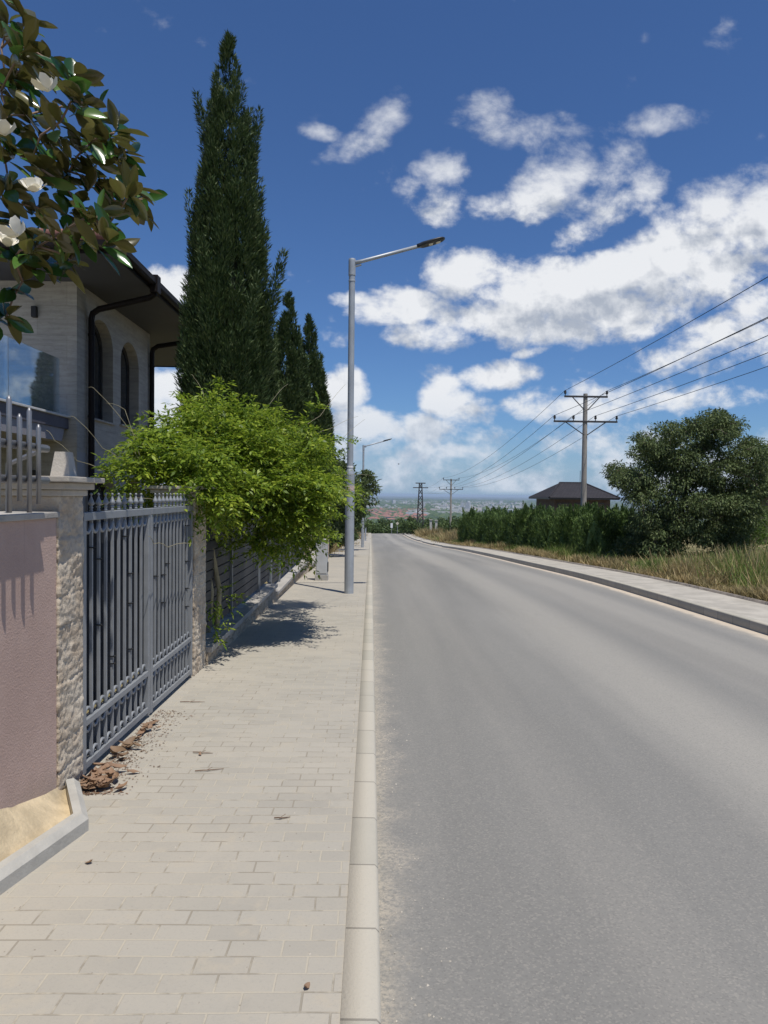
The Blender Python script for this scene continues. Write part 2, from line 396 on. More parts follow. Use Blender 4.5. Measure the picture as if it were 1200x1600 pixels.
def m_paving(warm=0.0):
    m, nt, b = newmat('block_paving'); p = pos(nt)
    wob = N(nt, 'ShaderNodeTexNoise', {'Vector': p, 'Scale': 1.1, 'Detail': 3}).outputs['Color']
    q = N(nt, 'ShaderNodeVectorMath', {0: wob, 1: (.035, .035, 0), 2: p}, operation='MULTIPLY_ADD').outputs[0]
    br = N(nt, 'ShaderNodeTexBrick', {'Vector': q, 'Color1': c4((.388, .362, .308)), 'Color2': c4((.345, .322, .275)), 'Mortar': c4((.43, .39, .31)),
        'Scale': 1.0, 'Mortar Size': .0045, 'Mortar Smooth': .25, 'Bias': .1, 'Brick Width': .2, 'Row Height': .1}, offset=.5)
    big = noise(nt, p, .8, 5, .6); fine = noise(nt, p, 90, 4, .7); mid = noise(nt, p, 7, 5, .65)
    col = mixc(nt, math_(nt, 'MULTIPLY', smooth(nt, big, .38, .7), .55), br.outputs[0], (.435, .395, .325))
    col = mixc(nt, math_(nt, 'MULTIPLY', smooth(nt, mid, .52, .72), .5), col, (.43, .38, .295))
    col = mixc(nt, math_(nt, 'MULTIPLY', smooth(nt, fine, .5, .75), .25), col, (.22, .21, .2))
    gap = smooth(nt, noise(nt, p, 3.1, 5, .7), .47, .58)
    dark = math_(nt, 'MULTIPLY', br.outputs['Fac'], gap)
    col = mixc(nt, math_(nt, 'MULTIPLY', dark, .55), col, (.17, .15, .12))
    st = noise(nt, p, 1.7, 7, .7)
    col = mixc(nt, math_(nt, 'MULTIPLY', smooth(nt, st, .56, .74), .38), col, (.26, .245, .215))
    spk = N(nt, 'ShaderNodeTexVoronoi', {'Vector': p, 'Scale': 14}).outputs[0]
    col = mixc(nt, math_(nt, 'MULTIPLY', smooth(nt, spk, .07, .03), .6), col, (.13, .10, .075))
    setin(nt, b, 'Base Color', col); setin(nt, b, 'Roughness', .9); setin(nt, b, 'Specular IOR Level', .25)
    h = math_(nt, 'SUBTRACT', math_(nt, 'MULTIPLY', fine, .35), br.outputs['Fac'])
    tilt = N(nt, 'ShaderNodeSeparateColor', {0: br.outputs[0]}).outputs[0]
    h = math_(nt, 'MULTIPLY_ADD', tilt, 2.0, h)
    bump(nt, b, h, .55, .006)
    return m
def m_kerb():
    m, nt, b = newmat('kerb_concrete'); p = pos(nt); y = N(nt, 'ShaderNodeSeparateXYZ', {0: p}).outputs[1]
    fr = math_(nt, 'FRACT', math_(nt, 'MULTIPLY', y, 1/.5))
    j = math_(nt, 'LESS_THAN', math_(nt, 'ABSOLUTE', math_(nt, 'SUBTRACT', fr, .5)), .011)
    st = noise(nt, N(nt, 'ShaderNodeCombineXYZ', {1: math_(nt, 'FLOOR', math_(nt, 'MULTIPLY_ADD', y, 2, .5))}).outputs[0], 7.7, 0)
    n1 = noise(nt, p, 5, 6, .65); n2 = noise(nt, p, 80, 3, .7)
    col = mixc(nt, n1, (.355, .335, .28), (.45, .42, .345))
    col = mixc(nt, math_(nt, 'MULTIPLY', smooth(nt, st, .38, .6), .75), col, (.48, .44, .36))
    col = mixc(nt, math_(nt, 'MULTIPLY', smooth(nt, n2, .5, .8), .25), col, (.25, .24, .22))
    col = mixc(nt, math_(nt, 'MULTIPLY', j, .7), col, (.17, .155, .13))
    setin(nt, b, 'Base Color', col); setin(nt, b, 'Roughness', .88)
    bump(nt, b, math_(nt, 'SUBTRACT', n2, math_(nt, 'MULTIPLY', j, 3)), .35, .005)
    return m
def m_ground():
    m, nt, b = newmat('ground'); p = pos(nt); y = N(nt, 'ShaderNodeSeparateXYZ', {0: p}).outputs[1]
    n1 = noise(nt, p, .5, 6, .65); n2 = noise(nt, p, 7, 5, .7)
    near = mixc(nt, smooth(nt, n1, .35, .65), (.085, .10, .035), (.30, .24, .13))
    near = mixc(nt, math_(nt, 'MULTIPLY', smooth(nt, n2, .45, .7), .6), near, (.16, .125, .08))
    v = N(nt, 'ShaderNodeTexVoronoi', {'Vector': pos(nt, (1, .35, 0)), 'Scale': .0042, 'Randomness': .9}).outputs['Color']
    f = N(nt, 'ShaderNodeSeparateColor', {0: v}).outputs[0]
    field = N(nt, 'ShaderNodeValToRGB', {0: f}); e = field.color_ramp.elements
    for i, (q, c) in enumerate([(0, (.045, .07, .03)), (.45, (.06, .09, .035)), (.62, (.10, .13, .05)), (.8, (.17, .16, .09)), (1, (.2, .19, .15))]):
        if i > 1: e.new(q)
    for i, (q, c) in enumerate([(0, (.045, .07, .03)), (.45, (.06, .09, .035)), (.62, (.10, .13, .05)), (.8, (.17, .16, .09)), (1, (.2, .19, .15))]):
        e[i].position = q; e[i].color = c4(c)
    n3 = noise(nt, pos(nt, (1, .5, 0)), .006, 7, .7)
    far = mixc(nt, smooth(nt, n3, .42, .58), field.outputs[0], (.03, .05, .022))
    col = mixc(nt, smooth(nt, y, 150, 500), near, far)
    setin(nt, b, 'Base Color', col); setin(nt, b, 'Roughness', 1); setin(nt, b, 'Specular IOR Level', .1)
    bump(nt, b, n2, .6, .05)
    return m
ASPH, PAVE, KERB, GROUND = m_asphalt(), m_paving(), m_kerb(), m_ground()

# ------------------------------------------------------------------ ground, road, kerbs, pavements
RW = 5.82                                           # far edge of the carriageway; its near edge is at x = .05
def ys_of(y0, y1, step):
    n = max(1, int((y1 - y0) / step)); return [y0 + (y1 - y0) * i / n for i in range(n + 1)]
def ground_z(x, y):
    z = P(y)
    if y < 150:
        if -1.79 < x < 7.28: return z - .4
        z += -.06 if x < 0 else .0
        if x > 7.5: z += .04 * math.sin(y * .7) * math.sin(x * .9) * min(1, x - 7.5) + min(.12, (x - 7.5) * .02)
    return z
xs = [-40000, -20000, -9000, -4000, -1500, -600, -250, -100, -50, -25, -12, -6, -3, -1.82, -1.78, 7.26, 7.30, 8, 9, 10, 11.5, 13, 16, 20, 30, 50, 100, 250, 600, 1500, 4000, 9000, 20000, 40000]
gy = [-300, -100, -40] + ys_of(-12, 60, 1.5) + ys_of(63, 150, 3) + [151, 170, 200, 250, 300, 400, 600, 900, 1200, 1500, 1800, 2200, 3000, 5000, 9000, 16000, 30000, 45000]
V = [(x, y, ground_z(x, y)) for y in gy for x in xs]; nx = len(xs)
Fq = [(j*nx+i, j*nx+i+1, (j+1)*nx+i+1, (j+1)*nx+i) for j in range(len(gy)-1) for i in range(nx-1)]
setting(raw('ground', V, Fq, GROUND))
def strip(name, mat, section, y0, y1, step=2.0):
    yy = ys_of(y0, y1, step); k = len(section)
    V = [(x, y, P(y) + z) for y in yy for x, z in section]
    Fq = [(j*k+i, j*k+i+1, (j+1)*k+i+1, (j+1)*k+i) for j in range(len(yy)-1) for i in range(k-1)]
    return setting(raw(name, V, Fq, mat))
strip('road', ASPH, [(.02, -.125), (.6, -.115), (2.9, -.07), (5.2, -.115), (RW + .03, -.125)], -14, 149)
strip('pavement', PAVE, [(-1.9, .0), (-.081, .0)], -14, 147)
strip('kerb', KERB, [(-.082, -.05), (-.082, .004), (.035, .002), (.05, -.014), (.052, -.2)], -14, 147)
strip('opposite_kerb', KERB, [(RW, -.2), (RW + .002, .01), (RW + .012, .024), (RW + .14, .024), (RW + .14, -.05)], -14, 58)
strip('opposite_kerb', KERB, [(RW, -.2), (RW + .002, .01), (RW + .012, .024), (RW + .14, .024), (RW + .14, -.05)], 66, 80)
strip('opposite_kerb', KERB, [(RW, -.2), (RW + .002, .01), (RW + .012, .024), (RW + .14, .024), (RW + .14, -.05)], 86, 147)
for a, b_ in ((58, 66), (80, 86)):                  # lowered kerb at the drives
    strip('opposite_kerb', KERB, [(RW, -.2), (RW + .002, -.10), (RW + .14, -.06), (RW + .16, .0)], a, b_)
PAVE2 = plain('worn_paving', (.40, .37, .315), .92, var=.16, scale=2.2, bumpy=.4, bscale=30)
strip('opposite_pavement', PAVE2, [(RW + .14, .012), (7.16, .012)], -14, 147)
EDGE = plain('edging_stone', (.27, .235, .2), .9, var=.2, scale=5, bumpy=.4)
strip('pavement_edging', EDGE, [(7.158, -.1), (7.16, .055), (7.25, .055), (7.255, -.2)], -14, 147)

# kerbed bed of sand between the pink wall and the pavement
SAND = plain('sand', (.52, .42, .27), .95, var=.18, scale=9, bumpy=.5, bscale=50)
outer = [(-1.93, 1.2), (-1.56, 2.95), (-1.42, 3.60), (-1.66, 4.08)]
kb = MB(); w = .075
def inset(pts, d):
    out = []
    for i, p in enumerate(pts):
        a = Vector(pts[max(i-1, 0)]); b_ = Vector(pts[min(i+1, len(pts)-1)]); t = (b_-a).normalized()
        out.append((p[0] - t.y*d*1.0, p[1] + t.x*d))
    return out
inn = inset(outer, w); cha = inset(outer, .032)
for i in range(len(outer)-1):
    zt = .09
    o0, o1, c0, c1, i0, i1 = outer[i], outer[i+1], cha[i], cha[i+1], inn[i], inn[i+1]
    z0, z1 = P(o0[1]), P(o1[1])
    kb.add([(*o0, z0-.1), (*o1, z1-.1), (*o0, z0+zt-.03), (*o1, z1+zt-.03), (*c0, z0+zt), (*c1, z1+zt), (*i0, z0+zt), (*i1, z1+zt), (*i0, z0-.1), (*i1, z1-.1)],
           [(0,1,3,2), (2,3,5,4), (4,5,7,6), (6,7,9,8)])
    if i == len(outer)-2: kb.add([(*o1, z1-.1), (*o1, z1+zt-.03), (*c1, z1+zt), (*i1, z1+zt), (*i1, z1-.1)], [(0,1,2,3,4)])
setting(kb.build('bed_kerb', plain('bed_kerb_concrete', (.40, .385, .345), .88, var=.12, scale=4, bumpy=.3)))
gV, gF = [], []; K = 24; J = 8
for k in range(K+1):
    y = 1.2 + (4.02-1.2)*k/K
    ii = 0
    while ii < len(inn)-2 and y > inn[ii+1][1]: ii += 1
    t = (y-inn[ii][1])/(inn[ii+1][1]-inn[ii][1]); xo = inn[ii][0] + (inn[ii+1][0]-inn[ii][0])*t
    xo = max(xo, -1.71)
    for j in range(J+1):
        f = j/J; x = -1.735 + (xo+1.735)*f
        gV.append((x, y, P(y) + .03 + (.235 - .03*abs(math.sin(y*3)))*(1-f)**1.3*max(.35, min(1, (4.15-y)*1.2)) + .012*mnoise.noise(Vector((x*9, y*9, 0)))))
for k in range(K):
    for j in range(J): gF.append((k*(J+1)+j, k*(J+1)+j+1, (k+1)*(J+1)+j+1, (k+1)*(J+1)+j))
setting(raw('sand_bed', gV, gF, SAND, smooth=True))

# ------------------------------------------------------------------ materials of things
def m_stone(name, a, b_, dark, sc=3.0):
    m, nt, b = newmat(name); p = pos(nt)
    n1 = noise(nt, p, sc, 6, .65, .4); n2 = noise(nt, p, 26, 6, .75); n3 = noise(nt, pos(nt, (2, 2, 9)), 1.5, 4, .6)
    col = mixc(nt, smooth(nt, n1, .35, .68), a, b_)
    col = mixc(nt, math_(nt, 'MULTIPLY', smooth(nt, n3, .5, .7), .4), col, (.42, .31, .21))
    col = mixc(nt, math_(nt, 'MULTIPLY', smooth(nt, n2, .52, .72), .6), col, dark)
    setin(nt, b, 'Base Color', col); setin(nt, b, 'Roughness', .92); setin(nt, b, 'Specular IOR Level', .2)
    bump(nt, b, n2, .8, .015); return m
STONE = m_stone('split_stone', (.58, .51, .41), (.44, .36, .27), (.27, .21, .155))
CAPST = plain('dressed_stone', (.43, .39, .33), .85, var=.15, scale=5, bumpy=.3)
GREYST = plain('weathered_coping', (.36, .34, .31), .9, var=.16, scale=5, bumpy=.35)
def m_rubble():
    m, nt, b = newmat('rubble_stone'); p = pos(nt)
    q = pos(nt, (1, 1, 1.7))
    ed = N(nt, 'ShaderNodeTexVoronoi', {'Vector': q, 'Scale': 6.5}, feature='DISTANCE_TO_EDGE').outputs[0]
    cc = N(nt, 'ShaderNodeTexVoronoi', {'Vector': q, 'Scale': 6.5}).outputs['Color']
    f = N(nt, 'ShaderNodeSeparateColor', {0: cc}).outputs[0]
    n2 = noise(nt, p, 22, 5, .7)
    col = mixc(nt, f, (.50, .41, .30), (.36, .29, .21)); col = mixc(nt, math_(nt, 'MULTIPLY', smooth(nt, n2, .5, .75), .5), col, (.25, .2, .15))
    j = smooth(nt, ed, .06, .015); col = mixc(nt, math_(nt, 'MULTIPLY', j, .6), col, (.30, .26, .2))
    setin(nt, b, 'Base Color', col); setin(nt, b, 'Roughness', .93)
    bump(nt, b, math_(nt, 'SUBTRACT', math_(nt, 'MULTIPLY', n2, .6), j), .8, .02); return m
RUBBLE = m_rubble()
def m_stucco():
    m, nt, b = newmat('pink_stucco'); p = pos(nt)
    n1 = noise(nt, p, 1.6, 5, .6); n2 = noise(nt, p, 85, 4, .65); z = N(nt, 'ShaderNodeSeparateXYZ', {0: p}).outputs[2]
    col = mixc(nt, smooth(nt, n1, .35, .7), (.44, .315, .265), (.53, .39, .33))
    strk = noise(nt, pos(nt, (1, 14, .5)), 1.0, 4, .6)
    col = mixc(nt, math_(nt, 'MULTIPLY', math_(nt, 'MULTIPLY', smooth(nt, strk, .55, .75), smooth(nt, z, .5, 1.5)), .5), col, (.33, .24, .215))
    stain = math_(nt, 'MULTIPLY', smooth(nt, math_(nt, 'MULTIPLY_ADD', n1, .35, z), .42, .2), .4)
    col = mixc(nt, stain, col, (.40, .33, .27))
    setin(nt, b, 'Base Color', col); setin(nt, b, 'Roughness', .9); setin(nt, b, 'Specular IOR Level', .2)
    bump(nt, b, n2, .5, .010); return m
STUCCO = m_stucco()
GATE = plain('gate_paint', (.235, .248, .262), .5, .0, var=.08, scale=9, spec=.5)
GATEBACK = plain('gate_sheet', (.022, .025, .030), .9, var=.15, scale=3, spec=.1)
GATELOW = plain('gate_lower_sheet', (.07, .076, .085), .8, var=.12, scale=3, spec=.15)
GALV = plain('galvanised_steel', (.36, .385, .41), .45, .2, var=.1, scale=4)
STEEL = plain('railing_steel', (.26, .262, .27), .42, .55, var=.08, scale=8)
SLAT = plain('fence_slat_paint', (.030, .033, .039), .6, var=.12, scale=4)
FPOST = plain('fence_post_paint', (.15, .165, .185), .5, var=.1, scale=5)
BLACK = plain('black_plastic', (.012, .012, .013), .5, var=.1)
WHITE = plain('white_band', (.7, .7, .7), .6, var=.06)
CONC = plain('cast_concrete', (.36, .345, .315), .9, var=.14, scale=3, bumpy=.3)

# ------------------------------------------------------------------ pink garden wall with a bar railing
FX = -1.72                                           # face of the walls along the street
t = empty('garden_wall', (FX - .12, 1, P(1)), 'pink stucco garden wall with a thin coping next to the gate', 'wall')
b = MB(); b.box((FX - .26, -6, -.5), (FX, 3.915, 1.50)); b.build('wall_face', STUCCO, t)
b = MB(); b.box((FX - .29, -6, 1.502), (FX + .022, 3.915, 1.535), bev=.006); b.build('coping', GREYST, t)
t = empty('bar_railing', (FX - .06, 2.5, 1.535), 'steel bar railing with uneven pickets on top of the pink wall', 'railing')
for z in (1.70, 1.86):
    b = MB(); b.tube([(FX + .08, -2, z), (FX + .08, 3.62, z)], .02, 10); b.build('rail', STEEL, t, smooth=True)
for i in range(18):
    y = 3.47 - .093 * i
    b = MB(); hi = 1.99 + (.05 if i % 2 else -.02) + (.03 if i > 1 else 0); lo = (1.585, 1.545, 1.60, 1.55)[i % 4]
    b.tube([(FX + .11, y, lo), (FX + .11, y, hi - .02), (FX + .11, y, hi)], [.0115, .0115, .004], 10); b.build('picket', STEEL, t, smooth=True)
for y in (3.60, 2.2, .6): MB().tube([(FX - .1, y, 1.53), (FX - .1, y, 1.78), (FX + .08, y, 1.86)], .014, 8).build('support_post', STEEL, t)

# ------------------------------------------------------------------ gate pillars
def pillar(y0, y1, zt, label, obelisk, seed):
    t = empty('gate_pillar', (FX - .16, (y0+y1)/2, P(y0)), label, 'pillar', 'stone gate pillars')
    b = MB(); z0 = P(y0) - .15
    rough_box(b, (FX - .36, y0, z0), (FX + .01, y1, zt), .009, .012, seed, [z0 + .27*k + .06*math.sin(k*2.1) for k in range(1, 7)]); b.build('shaft', STONE, t, smooth=True)
    c = MB(); yc = (y0+y1)/2; h = (y1-y0)/2
    for d, za, zb in ((.02, 0, .035), (.05, .037, .075), (.095, .077, .108)):
        c.box((FX - .36 - d, y0 - d, zt + za), (FX + .01 + d, y1 + d, zt + zb), bev=.006)
    c.build('cap', CAPST, t)
    if obelisk:
        o = MB(); xc = FX - .045; yc += .03; zc = zt + .11; a, q = .055, .036
        o.add([(xc-a,yc-a,zc),(xc+a,yc-a,zc),(xc+a,yc+a,zc),(xc-a,yc+a,zc),(xc-q,yc-q,zc+.142),(xc+q,yc-q,zc+.142),(xc+q,yc+q,zc+.142),(xc-q,yc+q,zc+.142)],
              [(0,3,2,1),(4,5,6,7),(0,1,5,4),(1,2,6,5),(2,3,7,6),(3,0,4,7)]); o.build('obelisk', CAPST, t)
pillar(3.92, 4.25, 1.62, 'rough stone gate pillar with a small obelisk on its cap beside the pink wall', True, 1)
pillar(6.93, 7.40, 1.60, 'rough stone gate pillar half covered by the green climber', False, 5)

# ------------------------------------------------------------------ wrought iron gate, two leaves
def arc(y, z, r, up, x, rad=.011):
    pts = []
    for k in range(11):
        a = math.pi * k / 10; pts.append((x, y + r*math.cos(a), z + (r*1.05*math.sin(a) if up else -r*1.05*math.sin(a))))
    b = MB(); b.tube(pts, rad, 6); return b
def gate_leaf(y0, y1, nb, label):
    gx = FX - .02
    zb = P((y0+y1)/2) - .0; ztop = 1.52
    t = empty('gate_leaf', (gx, (y0+y1)/2, zb), label, 'gate', 'leaves of the double gate')
    q = lambda lo, hi, n, m=GATE, bv=.004: (lambda bb: (bb.box(lo, hi, bev=bv), bb.build(n, m, t))[1])(MB())
    za, zc = P(y0) + .045, P(y1) + .045
    def sl(y): return za + (zc - za) * (y - y0) / (y1 - y0)
    q((gx-.02, y0, P(y0)+.02), (gx+.02, y0+.05, ztop-.05), 'stile'); q((gx-.02, y1-.05, P(y1)+.02), (gx+.02, y1, ztop-.05), 'stile')
    q((gx-.025, y0, ztop-.05), (gx+.025, y1, ztop), 'top_rail'); q((gx-.022, y0+.05, .215), (gx+.022, y1-.05, .255), 'mid_rail')
    b = MB(); b.add([(gx+s, y, sl(y)+z) for y in (y0+.05, y1-.05) for s in (-.02, .02) for z in (0, .04)], [(0,1,3,2),(4,6,7,5),(0,4,5,1),(2,3,7,6),(1,5,7,3),(0,2,6,4)]); b.build('bottom_rail', GATE, t)
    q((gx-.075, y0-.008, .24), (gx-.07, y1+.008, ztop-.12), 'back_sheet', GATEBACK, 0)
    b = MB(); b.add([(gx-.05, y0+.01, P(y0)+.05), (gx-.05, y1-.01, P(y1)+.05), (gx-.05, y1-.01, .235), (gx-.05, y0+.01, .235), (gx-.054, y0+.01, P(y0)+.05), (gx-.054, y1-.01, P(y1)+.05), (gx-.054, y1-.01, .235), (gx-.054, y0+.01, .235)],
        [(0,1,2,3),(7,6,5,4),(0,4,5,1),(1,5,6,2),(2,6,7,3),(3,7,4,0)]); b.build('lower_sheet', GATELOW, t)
    sp = (y1 - y0 - .10) / (nb + 1); bars = [y0 + .05 + sp*(i+1) for i in range(nb)]
    proto = {}
    def rep(key, mb_fn, y, zref, nm):
        if key not in proto: proto[key] = (mb_fn().build(nm, GATE, t, smooth=(nm != 'bar')), y, zref); return
        o, yy, zz = proto[key]; c = o.copy(); COL.objects.link(c); c.parent = t; c.location = o.location + Vector((0, y - yy, zref - zz))
    for i, y in enumerate(bars):
        rep('bar', lambda: MB().box((gx-.0085, y-.009, .255), (gx+.0085, y+.009, ztop-.05)), y, 0, 'bar')
        lz = sl(y) + .04
        MB().box((gx-.0085, y-.009, lz), (gx+.0085, y+.009, .215)).build('lower_bar', GATE, t)
        rep('fin', lambda: MB().lathe((gx, y, ztop), [(.011, 0), (.011, .012), (.008, .016), (.008, .02), (.012, .024), (.012, .031), (.007, .035), (.010, .041), (.021, .051), (.016, .064), (.008, .085), (.004, .098), (.004, .102), (.008, .106), (.009, .111), (.006, .116), (.001, .119)], 10), y, 0, 'finial')
    for i in range(nb + 1):
        y = y0 + .05 + sp*(i+.5); r = sp*.44
        rep('ra', lambda: arc(y, ztop-.052-.02, r, False, gx), y, 0, 'scroll')
        rep('rb', lambda: arc(y, .257, r, True, gx, .010), y, 0, 'scroll')
        rep('rc', lambda: arc(y, .213, r*.85, False, gx), y, 0, 'scroll')
        rep('rd', lambda: arc(y, sl(y)+.042, r*.85, True, gx, .010), y, sl(y), 'scroll')
    for k in range(9):
        y = random.choice(bars); z = random.uniform(.45, 1.38)
        MB().box((gx-.016, y-.016, z), (gx+.017, y+.016, z+.006)).box((gx+.012, y-.02, z), (gx+.034, y-.016, z+.005)).build('cable_tie', BLACK, t)
    return t
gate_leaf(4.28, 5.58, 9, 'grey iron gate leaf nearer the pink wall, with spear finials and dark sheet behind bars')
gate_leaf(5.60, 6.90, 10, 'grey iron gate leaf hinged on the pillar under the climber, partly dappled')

# ------------------------------------------------------------------ low stone walls and slat fence
def low_wall(y0, y1, zt, label, cop=True, zslope=0.0):
    t = empty('low_wall', (FX - .1, (y0+y1)/2, P((y0+y1)/2)), label, 'wall', 'low stone walls under the fence')
    b = MB(); n = max(1, int((y1-y0)/2.5))
    z0 = min(P(y0), P(y1)) - .2
    rough_box(b, (FX - .26, y0, z0), (FX + .03, y1, zt - .06), .05, .013, y0); b.build('masonry', RUBBLE, t)
    c = MB()
    ye = ys_of(y0, y1, 1.2)
    for a, e in zip(ye[:-1], ye[1:]): c.box((FX - .3, a + .003, zt - .058), (FX + .07, e - .003, zt), bev=.006)
    c.build('coping', GREYST, t)
low_wall(7.42, 12.7, .03, 'low stone wall with flat coping beginning at the covered gate pillar')
low_wall(12.72, 19.4, -.12, 'low stone wall a step lower, ending at the grey meter cabinet')
posts = [7.75, 9.3, 11.6, 12.9, 14.2, 16.0, 18.2, 19.2]
def slat_fence(ps, zb, zt, label):
    t = empty('slat_fence', (FX - .12, (ps[0]+ps[-1])/2, zb), label, 'fence', 'slat fence panels on the low walls')
    for y in ps: MB().box((FX - .15, y-.035, zb), (FX - .08, y+.035, zt+.04), bev=.004).build('post', FPOST, t)
    for a, e in zip(ps[:-1], ps[1:]):
        b = MB(); z = zb + .06
        while z < zt: b.box((FX - .13, a+.035, z), (FX - .105, e-.035, z+.098)); z += .113
        b.build('slat_panel', SLAT, t)
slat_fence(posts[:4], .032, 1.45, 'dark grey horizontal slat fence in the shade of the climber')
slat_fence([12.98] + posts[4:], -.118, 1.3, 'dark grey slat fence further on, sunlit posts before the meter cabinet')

# ------------------------------------------------------------------ meter cabinet, end pillar, further wall
t = empty('meter_cabinet', (-1.15, 16.8, P(16.8)), 'grey concrete meter cabinet standing on the pavement by the fence', 'cabinet')
z = P(16.65)
MB().box((-1.30, 16.62, z-.1), (-1.0, 16.93, z+.12), bev=.01).build('plinth', CONC, t)
MB().box((-1.285, 16.64, z+.122), (-1.015, 16.91, z+.93), bev=.012).build('cabinet_body', plain('cabinet_grey', (.42, .43, .43), .7, var=.08, scale=3), t)
MB().box((-1.30, 16.62, z+.932), (-1.0, 16.93, z+.965), bev=.008).build('cabinet_lid', CONC, t)
MB().box((-1.265, 16.63, z+.17), (-1.035, 16.645, z+.88), bev=.004).build('door', plain('cabinet_door', (.46, .47, .47), .6, var=.06), t)
MB().box((-1.012, 16.68, z+.2), (-.996, 16.87, z+.42)).build('vent_cover', BLACK, t)
t = empty('wall_pillar', (FX - .1, 19.7, P(19.7)), 'rough stone pillar at the end of the fence behind the meter cabinet', 'pillar', 'stone pillars of the far wall')
rough_box(MB(), (FX - .25, 19.45, P(19.7)-.3), (FX + .06, 19.95, P(19.7)+1.5), .05, .02, 3).build('shaft', RUBBLE, t)
MB().box((FX - .3, 19.4, P(19.7)+1.5), (FX + .11, 20.0, P(19.7)+1.58), bev=.01).build('cap', GREYST, t)
low_wall(20.0, 27.5, P(26)+.45, 'low stone wall beyond the meter cabinet with dry weeds at its end')
PINKST = plain('pink_pillar_stone', (.45, .36, .30), .9, var=.15, scale=4, bumpy=.4)
t = empty('wall_pillar', (FX - .1, 27.8, P(27.8)), 'slim pale pink stone pillar where the far wall ends', 'pillar', 'stone pillars of the far wall')
rough_box(MB(), (FX - .2, 27.55, P(28)-.3), (FX + .08, 27.95, P(28)+1.75), .06, .015, 9).build('shaft', PINKST, t)
MB().box((FX - .24, 27.5, P(28)+1.75), (FX + .12, 28.0, P(28)+1.85), bev=.01).build('cap', GREYST, t)

# ------------------------------------------------------------------ street lamps
LENS = plain('lamp_lens', (.75, .72, .62), .25, var=.02)
def street_lamp():
    x, y = -.42, 14.0; z = P(y)
    t = empty('street_lamp', (x, y, z), '', 'street lamp', 'street lamps along the pavement')
    MB().lathe((x, y, z), [(.092, 0), (.092, 2.35), (.088, 2.37), (.075, 2.42), (.062, 2.45), (.062, 6.36), (.05, 6.38)], 16).build('pole', GALV, t, smooth=False)
    MB().lathe((x, y, z+2.47), [(.064, 0), (.066, .01), (.066, .03), (.064, .04)], 16).build('pole_band', WHITE, t)
    MB().lathe((x, y, z+6.22), [(.064, 0), (.071, .01), (.071, .3), (.064, .33), (.01, .34)], 16).build('arm_socket', GALV, t)
    MB().lathe((x, y, z+6.1), [(.063, 0), (.068, .005), (.068, .035), (.063, .04)], 16).build('clamp_ring', GALV, t)
    MB().tube([(x, y, z+6.46), (x+.2, y, z+6.51), (x+1.34, y, z+6.83)], [.042, .036, .034], 12).build('arm', GALV, t, smooth=True)
    MB().tube([(x+.05, y, z+6.40), (x+.18, y, z+6.44)], .02, 8).build('arm_brace', GALV, t)
    # flat shoe-shaped LED head, tilted with the arm
    h = MB(); d = Vector((1.14, 0, .32)).normalized(); up = Vector((-d.z, 0, d.x)); o = Vector((x+1.27, y, z+6.81))
    secs = [(0, .045, .05, .0), (.06, .06, .055, .0), (.12, .11, .06, .0), (.3, .15, .05, .005), (.44, .145, .042, .01), (.52, .11, .034, .012), (.56, .05, .02, .012)]
    vs, fs = [], []
    for s, w_, hh, up0 in secs:
        for k in range(12):
            a = 2*math.pi*k/12; vs.append(o + d*s + Vector((0, w_*math.cos(a), 0)) + up*(hh*max(-.45, math.sin(a)) + up0))
    for i in range(len(secs)-1):
        for k in range(12): fs.append((i*12+k, i*12+(k+1) % 12, (i+1)*12+(k+1) % 12, (i+1)*12+k))
    fs += [tuple(range(12))[::-1], tuple((len(secs)-1)*12+k for k in range(12))]
    h.add(vs, fs); hd = h.build('lamp_head', plain('lamp_housing', (.025, .027, .03), .45, var=.1), t, smooth=True)
    for s in (.27, .42):
        c = o + d*s - up*.024; l = MB(); a, q = d*.045, Vector((0, .05, 0))
        l.add([c-a-q, c+a-q, c+a+q, c-a+q, c-a*.8-q*.8-up*.012, c+a*.8-q*.8-up*.012, c+a*.8+q*.8-up*.012, c-a*.8+q*.8-up*.012], [(0,1,2,3),(4,7,6,5),(0,4,5,1),(1,5,6,2),(2,6,7,3),(3,7,4,0)]); l.build('lens', LENS, hd)
    MB().lathe((x, y, z+1.52), [(.0935, 0), (.0945, .004), (.0945, .012), (.0935, .016)], 16).build('door_seam', GALV, t)
    return t
L0 = street_lamp(); L0['label'] = 'grey street lamp nearest on the pavement, tall pole with one arm over the road'
L1 = copy_tree(L0); L1.location = (-.52, 45.5, P(45.5)); L1['label'] = 'second grey street lamp down the pavement, seen just past the nearest pole'
L2 = copy_tree(L0); L2.location = (-.6, 80, P(80)); L2['label'] = 'farthest grey street lamp, almost hidden behind the second pole'
b = MB(); b.lathe((-.42, 14.0, P(14)+2.02), [(.0925, 0), (.094, .002), (.094, .10), (.0925, .102)], 16); b.build('paper_notice', plain('faded_notice', (.55, .42, .38), .8, var=.3, scale=30), L0)

